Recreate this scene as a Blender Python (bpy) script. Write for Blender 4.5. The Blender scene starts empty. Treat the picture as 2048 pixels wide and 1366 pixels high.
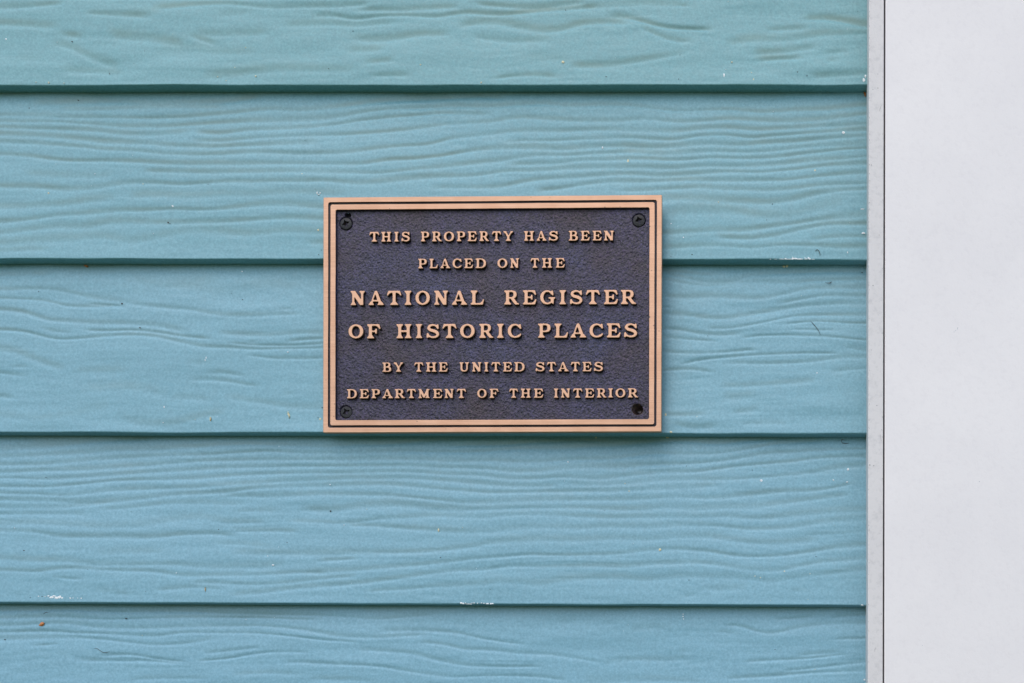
import bpy, math, random
import numpy as np
from mathutils import Vector, Matrix, Euler
from mathutils.geometry import tessellate_polygon

R = math.radians
rng = np.random.RandomState(11)
random.seed(5)
sc = bpy.context.scene
C = sc.collection

# ------------------------------------------------------------------ camera
S = 0.000375          # metres per photo pixel on the plane of the board edges
D = 0.74              # camera distance from that plane
PX0, PY0, ZC = 1650.0, 1560.0, 1.30   # foot of the lens axis on the photo: low, right (a cropped frontal shot)
cam_d = bpy.data.cameras.new('camera')
cam = bpy.data.objects.new('camera', cam_d); C.objects.link(cam)
cam.location = (0, -D, ZC); cam.rotation_euler = (R(90), 0, 0)
cam_d.sensor_width = 36.0
cam_d.lens = 36.0 * D / (2048 * S)
cam_d.shift_y = (PY0 - 683.0) / 2048.0
cam_d.shift_x = (1024.0 - PX0) / 2048.0
cam_d.clip_start = 0.05; cam_d.clip_end = 2000
sc.camera = cam

# ------------------------------------------------------------------ sky, sun, exposure
SUN_EL, SUN_AZ = 54, 198         # veiled sun, high in front and to the left
w = bpy.data.worlds.new("World"); sc.world = w; w.use_nodes = True
nt = w.node_tree
sky = nt.nodes.new('ShaderNodeTexSky'); sky.sky_type = 'NISHITA'; sky.sun_disc = False
sky.sun_elevation = R(SUN_EL); sky.sun_rotation = R(SUN_AZ)
sky.air_density = 1.0; sky.dust_density = 1.6; sky.ozone_density = 1.0
bg = nt.nodes['Background']; bg.inputs['Strength'].default_value = 0.15
nt.links.new(sky.outputs[0], bg.inputs['Color'])
sd = bpy.data.lights.new('sun', 'SUN'); sd.energy = 1.0; sd.angle = R(90); sd.color = (1.0, 0.97, 0.93)
sun = bpy.data.objects.new('sun', sd); C.objects.link(sun)
sv = Vector((math.sin(R(SUN_AZ)) * math.cos(R(SUN_EL)), math.cos(R(SUN_AZ)) * math.cos(R(SUN_EL)), math.sin(R(SUN_EL))))
sun.rotation_euler = sv.to_track_quat('Z', 'Y').to_euler(); sun.location = (0, 0, 8)
sc.view_settings.view_transform = 'Standard'; sc.view_settings.look = 'None'
sc.view_settings.exposure = 0.49; sc.view_settings.gamma = 1.0
sc.cycles.max_bounces = 8

# ------------------------------------------------------------------ helpers
def at(px, py, d=0.0):
    """point at depth d (metres towards the camera) seen at photo pixel px, py"""
    k = S * (D - d) / D
    return Vector(((px - PX0) * k, -d, ZC + (PY0 - py) * k))

def mesh_obj(name, verts, faces, mat=None, parent=None, smooth=False):
    me = bpy.data.meshes.new(name)
    me.from_pydata([tuple(v) for v in verts], [], faces)
    me.update()
    if smooth: me.polygons.foreach_set('use_smooth', [True] * len(me.polygons))
    o = bpy.data.objects.new(name, me); C.objects.link(o)
    for m in (mat if isinstance(mat, (list, tuple)) else [mat]):
        if m: me.materials.append(m)
    if parent: o.parent = parent
    return o

def grid_mesh(name, P, mat, parent=None):
    """P: (rows, cols, 3) array -> smooth quad grid"""
    r, c, _ = P.shape
    idx = np.arange(r * c).reshape(r, c)
    q = np.stack([idx[:-1, :-1], idx[:-1, 1:], idx[1:, 1:], idx[1:, :-1]], -1).reshape(-1, 4)
    me = bpy.data.meshes.new(name)
    me.vertices.add(r * c); me.vertices.foreach_set('co', P.reshape(-1).astype(np.float32))
    me.loops.add(q.size); me.loops.foreach_set('vertex_index', q.reshape(-1).astype(np.int32))
    me.polygons.add(len(q)); me.polygons.foreach_set('loop_start', (np.arange(len(q)) * 4).astype(np.int32))
    me.polygons.foreach_set('use_smooth', np.ones(len(q), bool))
    me.update(calc_edges=True); me.validate()
    me.materials.append(mat)
    o = bpy.data.objects.new(name, me); C.objects.link(o)
    if parent: o.parent = parent
    return o

def box(name, lo, hi, mat, parent=None, bev=0.0):
    x0, y0, z0 = lo; x1, y1, z1 = hi
    v = [(x, y, z) for x in (x0, x1) for y in (y0, y1) for z in (z0, z1)]
    f = [(0, 1, 3, 2), (4, 6, 7, 5), (0, 4, 5, 1), (2, 3, 7, 6), (0, 2, 6, 4), (1, 5, 7, 3)]
    o = mesh_obj(name, v, f, mat, parent)
    if bev:
        import bmesh
        bm = bmesh.new(); bm.from_mesh(o.data)
        bmesh.ops.bevel(bm, geom=bm.edges[:], offset=bev, segments=3, affect='EDGES', profile=0.5)
        bm.to_mesh(o.data); bm.free()
        o.data.polygons.foreach_set('use_smooth', [True] * len(o.data.polygons))
        o.data.shade_smooth() if hasattr(o.data, 'shade_smooth') else None
        md = o.modifiers.new('wn', 'WEIGHTED_NORMAL')
    return o

def thing(name, label, cat, loc=(0, 0, 0), rot=None, group=None):
    o = bpy.data.objects.new(name, None); C.objects.link(o); o.location = loc
    o.empty_display_size = 0.02
    if rot: o.rotation_euler = rot
    o['label'] = label; o['category'] = cat
    if group: o['group'] = group
    return o

def tag(o, label, cat, group=None):
    o['label'] = label; o['category'] = cat
    if group: o['group'] = group
    return o

def smooth_noise(n, cell, rs):
    """1-d value noise, n samples, one knot per `cell` samples"""
    k = rs.randn(int(n / cell) + 4)
    x = np.arange(n) / cell
    i = x.astype(int); f = x - i; f = f * f * (3 - 2 * f)
    return k[i] * (1 - f) + k[i + 1] * f

def noise2(X, Y, cx, cy, seed):
    """value noise on arrays of coordinates, knot spacing cx, cy"""
    rs = np.random.RandomState(seed)
    T = rs.randn(128, 128)
    x = X / cx + 17.3; y = Y / cy + 5.1
    xi = np.floor(x).astype(int); yi = np.floor(y).astype(int)
    fx = x - xi; fy = y - yi
    fx = fx * fx * (3 - 2 * fx); fy = fy * fy * (3 - 2 * fy)
    a = T[yi % 128, xi % 128]; b = T[yi % 128, (xi + 1) % 128]
    c = T[(yi + 1) % 128, xi % 128]; d = T[(yi + 1) % 128, (xi + 1) % 128]
    return (a * (1 - fx) + b * fx) * (1 - fy) + (c * (1 - fx) + d * fx) * fy

# ------------------------------------------------------------------ materials
def new_mat(name):
    m = bpy.data.materials.new(name); m.use_nodes = True
    return m, m.node_tree, m.node_tree.nodes['Principled BSDF']

def noise_node(t, scale, detail=3, rough=0.55, vec=None, sx=None):
    n = t.nodes.new('ShaderNodeTexNoise'); n.inputs['Scale'].default_value = scale
    n.inputs['Detail'].default_value = detail; n.inputs['Roughness'].default_value = rough
    tc = t.nodes.new('ShaderNodeTexCoord')
    if sx:
        mp = t.nodes.new('ShaderNodeMapping'); mp.inputs['Scale'].default_value = sx
        t.links.new(tc.outputs['Object'], mp.inputs['Vector']); t.links.new(mp.outputs[0], n.inputs['Vector'])
    else:
        t.links.new(tc.outputs['Object'], n.inputs['Vector'])
    return n

def ramp(t, src, stops):
    r = t.nodes.new('ShaderNodeValToRGB'); e = r.color_ramp.elements
    while len(e) < len(stops): e.new(0.5)
    for i, (p, c) in enumerate(stops):
        e[i].position = p; e[i].color = c if len(c) == 4 else (*c, 1)
    t.links.new(src, r.inputs[0]); return r

def mix(t, fac, a, b, mode='MIX'):
    m = t.nodes.new('ShaderNodeMix'); m.data_type = 'RGBA'; m.blend_type = mode
    for sock, val in ((m.inputs[0], fac), (m.inputs[6], a), (m.inputs[7], b)):
        if hasattr(val, 'is_output'): t.links.new(val, sock)
        elif isinstance(val, (int, float)): sock.default_value = val
        else: sock.default_value = (*val, 1)
    return m.outputs[2]

def bump(t, bsdf, hgt, strength, dist, prev=None):
    b = t.nodes.new('ShaderNodeBump'); b.inputs['Strength'].default_value = strength
    b.inputs['Distance'].default_value = dist
    t.links.new(hgt, b.inputs['Height'])
    if prev: t.links.new(prev, b.inputs['Normal'])
    t.links.new(b.outputs[0], bsdf.inputs['Normal']); return b.outputs[0]

# painted siding
M_SIDE, t, b = new_mat('teal_house_paint')
n1 = noise_node(t, 620, 3, 0.7); n2 = noise_node(t, 9, 3, sx=(0.35, 1, 1.6)); n3 = noise_node(t, 260, 3)
c1 = ramp(t, n1.outputs[0], [(0.28, (0.152, 0.335, 0.415)), (0.72, (0.246, 0.462, 0.552))])
c2 = ramp(t, n2.outputs[0], [(0.35, (0.92, 0.95, 0.94)), (0.7, (1.06, 1.03, 1.02))])
col = mix(t, 1.0, c1.outputs[0], c2.outputs[0], 'MULTIPLY')
c3 = ramp(t, n3.outputs[0], [(0.42, (0.93, 0.94, 0.94)), (0.6, (1.0, 1.0, 1.0))])
col = mix(t, 1.0, col, c3.outputs[0], 'MULTIPLY')
ga = t.nodes.new('ShaderNodeAttribute'); ga.attribute_name = 'grime_lap_shade'
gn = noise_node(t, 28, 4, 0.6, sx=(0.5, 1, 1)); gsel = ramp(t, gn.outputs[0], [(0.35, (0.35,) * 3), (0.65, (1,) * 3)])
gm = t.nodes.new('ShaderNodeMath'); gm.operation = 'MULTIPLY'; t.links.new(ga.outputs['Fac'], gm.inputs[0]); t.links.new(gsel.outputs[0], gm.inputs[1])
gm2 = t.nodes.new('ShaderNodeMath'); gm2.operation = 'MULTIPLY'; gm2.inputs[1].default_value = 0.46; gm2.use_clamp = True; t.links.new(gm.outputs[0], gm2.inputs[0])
col = mix(t, gm2.outputs[0], col, (0.205, 0.255, 0.205))  # one greenish colour for groove dirt and the painted under-lap shade
oi = t.nodes.new('ShaderNodeObjectInfo'); col = mix(t, 1.0, col, oi.outputs['Color'], 'MULTIPLY')
t.links.new(col, b.inputs['Base Color'])
rr = ramp(t, n3.outputs[0], [(0.3, (0.42,) * 3), (0.7, (0.55,) * 3)])
t.links.new(rr.outputs[0], b.inputs['Roughness'])
b.inputs['Specular IOR Level'].default_value = 0.5
pb = bump(t, b, n1.outputs[0], 0.25, 0.00012)
bump(t, b, n3.outputs[0], 0.25, 0.00025, pb)

def bronze(name, base, rough, streak, metal=0.75):
    m, t, b = new_mat(name)
    st = noise_node(t, 60, 4, 0.7, sx=(0.25, 30, 30))
    sp = noise_node(t, 70, 3)
    c = ramp(t, st.outputs[0], [(0.25, tuple(v * (1 - streak) for v in base)), (0.75, tuple(min(1, v * (1 + streak)) for v in base))])
    c2 = ramp(t, sp.outputs[0], [(0.35, (0.95, 0.90, 0.86)), (0.65, (1.04, 1.03, 1.02))])
    t.links.new(mix(t, 1.0, c.outputs[0], c2.outputs[0], 'MULTIPLY'), b.inputs['Base Color'])
    b.inputs['Metallic'].default_value = metal; b.inputs['Roughness'].default_value = rough
    bump(t, b, st.outputs[0], 0.25, 0.0001)
    return m
M_BRONZE = bronze('brushed_bronze', (0.57, 0.335, 0.215), 0.48, 0.20, 0.5)
M_LETTER = bronze('polished_bronze_letter', (0.60, 0.355, 0.225), 0.46, 0.14, 0.5)

M_FIELD, t, b = new_mat('dark_patina_field')
f1 = noise_node(t, 18, 4); f2 = noise_node(t, 750, 3, 0.7); f3 = noise_node(t, 800, 3)
c1 = ramp(t, f1.outputs[0], [(0.32, (0.027, 0.015, 0.021)), (0.48, (0.025, 0.018, 0.040)), (0.70, (0.026, 0.026, 0.062))])
c2 = ramp(t, f2.outputs[0], [(0.36, (0.3, 0.3, 0.32)), (0.5, (0.9, 0.9, 0.9)), (0.66, (2.3, 2.2, 2.4))])
t.links.new(mix(t, 1.0, c1.outputs[0], c2.outputs[0], 'MULTIPLY'), b.inputs['Base Color'])
b.inputs['Roughness'].default_value = 0.40; b.inputs['Metallic'].default_value = 0.2
pb = bump(t, b, f3.outputs[0], 0.9, 0.0006)
bump(t, b, f2.outputs[0], 0.7, 0.0003, pb)

M_GROOVE, t, b = new_mat('dark_paint_in_groove')
b.inputs['Base Color'].default_value = (0.030, 0.018, 0.026, 1); b.inputs['Roughness'].default_value = 0.4
g1 = noise_node(t, 300, 3); bump(t, b, g1.outputs[0], 0.6, 0.0004)

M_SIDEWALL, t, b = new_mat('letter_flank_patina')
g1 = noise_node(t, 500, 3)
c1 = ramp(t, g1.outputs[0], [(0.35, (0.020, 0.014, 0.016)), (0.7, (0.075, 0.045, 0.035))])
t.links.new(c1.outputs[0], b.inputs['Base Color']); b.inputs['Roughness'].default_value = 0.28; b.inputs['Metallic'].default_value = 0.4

M_SCREW, t, b = new_mat('black_oxide_screw')
g1 = noise_node(t, 400, 4)
c1 = ramp(t, g1.outputs[0], [(0.35, (0.005, 0.005, 0.006)), (0.7, (0.014, 0.014, 0.016))])
t.links.new(c1.outputs[0], b.inputs['Base Color']); b.inputs['Roughness'].default_value = 0.5; b.inputs['Specular IOR Level'].default_value = 0.35
bump(t, b, g1.outputs[0], 0.4, 0.0003)
M_RECESS, t, b = new_mat('rusty_screw_recess')
g1 = noise_node(t, 500, 3)
c1 = ramp(t, g1.outputs[0], [(0.35, (0.020, 0.015, 0.013)), (0.75, (0.085, 0.060, 0.040))])
t.links.new(c1.outputs[0], b.inputs['Base Color']); b.inputs['Roughness'].default_value = 0.5

def white_paint(name, base, dirt, bs, bd):
    m, t, b = new_mat(name)
    a = noise_node(t, 260, 4, 0.65); c = noise_node(t, 14, 3); s = noise_node(t, 900, 2)
    r1 = ramp(t, a.outputs[0], [(0.28, dirt), (0.5, base)])
    r2 = ramp(t, c.outputs[0], [(0.35, (0.965, 0.965, 0.97)), (0.65, (1.01, 1.01, 1.01))])
    t.links.new(mix(t, 1.0, r1.outputs[0], r2.outputs[0], 'MULTIPLY'), b.inputs['Base Color'])
    b.inputs['Roughness'].default_value = 0.5
    pb = bump(t, b, a.outputs[0], bs, bd); bump(t, b, s.outputs[0], bs, bd * 0.4, pb)
    return m
M_WHITE = white_paint('white_trim_paint', (0.82, 0.77, 0.757), (0.79, 0.74, 0.73), 0.25, 0.0004)
M_EDGE = white_paint('weathered_primer_edge', (0.695, 0.655, 0.64), (0.59, 0.56, 0.55), 0.35, 0.0004)
M_CAULK = white_paint('caulk', (0.62, 0.64, 0.68), (0.5, 0.52, 0.56), 0.3, 0.0004)

def flat(name, col, rough=0.6):
    m, t, b = new_mat(name)
    n = noise_node(t, 600, 2)
    r = ramp(t, n.outputs[0], [(0.3, tuple(v * 0.8 for v in col)), (0.7, tuple(min(1, v * 1.15) for v in col))])
    t.links.new(r.outputs[0], b.inputs['Base Color']); b.inputs['Roughness'].default_value = rough
    return m
M_CREAM = flat('pollen', (0.72, 0.66, 0.42)); M_PALE = flat('bare_white_chip', (0.82, 0.84, 0.84))
M_DARK = flat('dark_dirt', (0.03, 0.03, 0.025)); M_ORANGE = flat('dry_orange_leaf', (0.55, 0.20, 0.06))
M_FIBRE = flat('brown_fibre', (0.06, 0.05, 0.035)); M_STRAW = flat('straw', (0.62, 0.48, 0.26))
M_GROUND, t, b = new_mat('lawn')
n = noise_node(t, 1.2, 5)
r_ = ramp(t, n.outputs[0], [(0.3, (0.07, 0.095, 0.03)), (0.7, (0.11, 0.135, 0.05))])
t.links.new(r_.outputs[0], b.inputs['Base Color']); b.inputs['Roughness'].default_value = 0.9
M_SHEATH = flat('dark_sheathing', (0.05, 0.05, 0.045))

# ------------------------------------------------------------------ setting
g = mesh_obj('ground', [(-300, -300, 0), (300, -300, 0), (300, 300, 0), (-300, 300, 0)], [(0, 1, 2, 3)], M_GROUND)
g['kind'] = 'structure'

# ------------------------------------------------------------------ siding
T = 0.0082                      # board thickness
X_TRIM = at(1733, 0).x          # where the siding meets the corner trim
X_LEFT = at(-420, 0).x
# bottom edges of the boards in photo pixels: (at x=0, at x=1733)
EDGES = [(-177, -178), (170.5, 169.5), (517.5, 519.4), (864.5, 867.5), (1204.5, 1211.0), (1551, 1558), (1896, 1904)]
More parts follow.
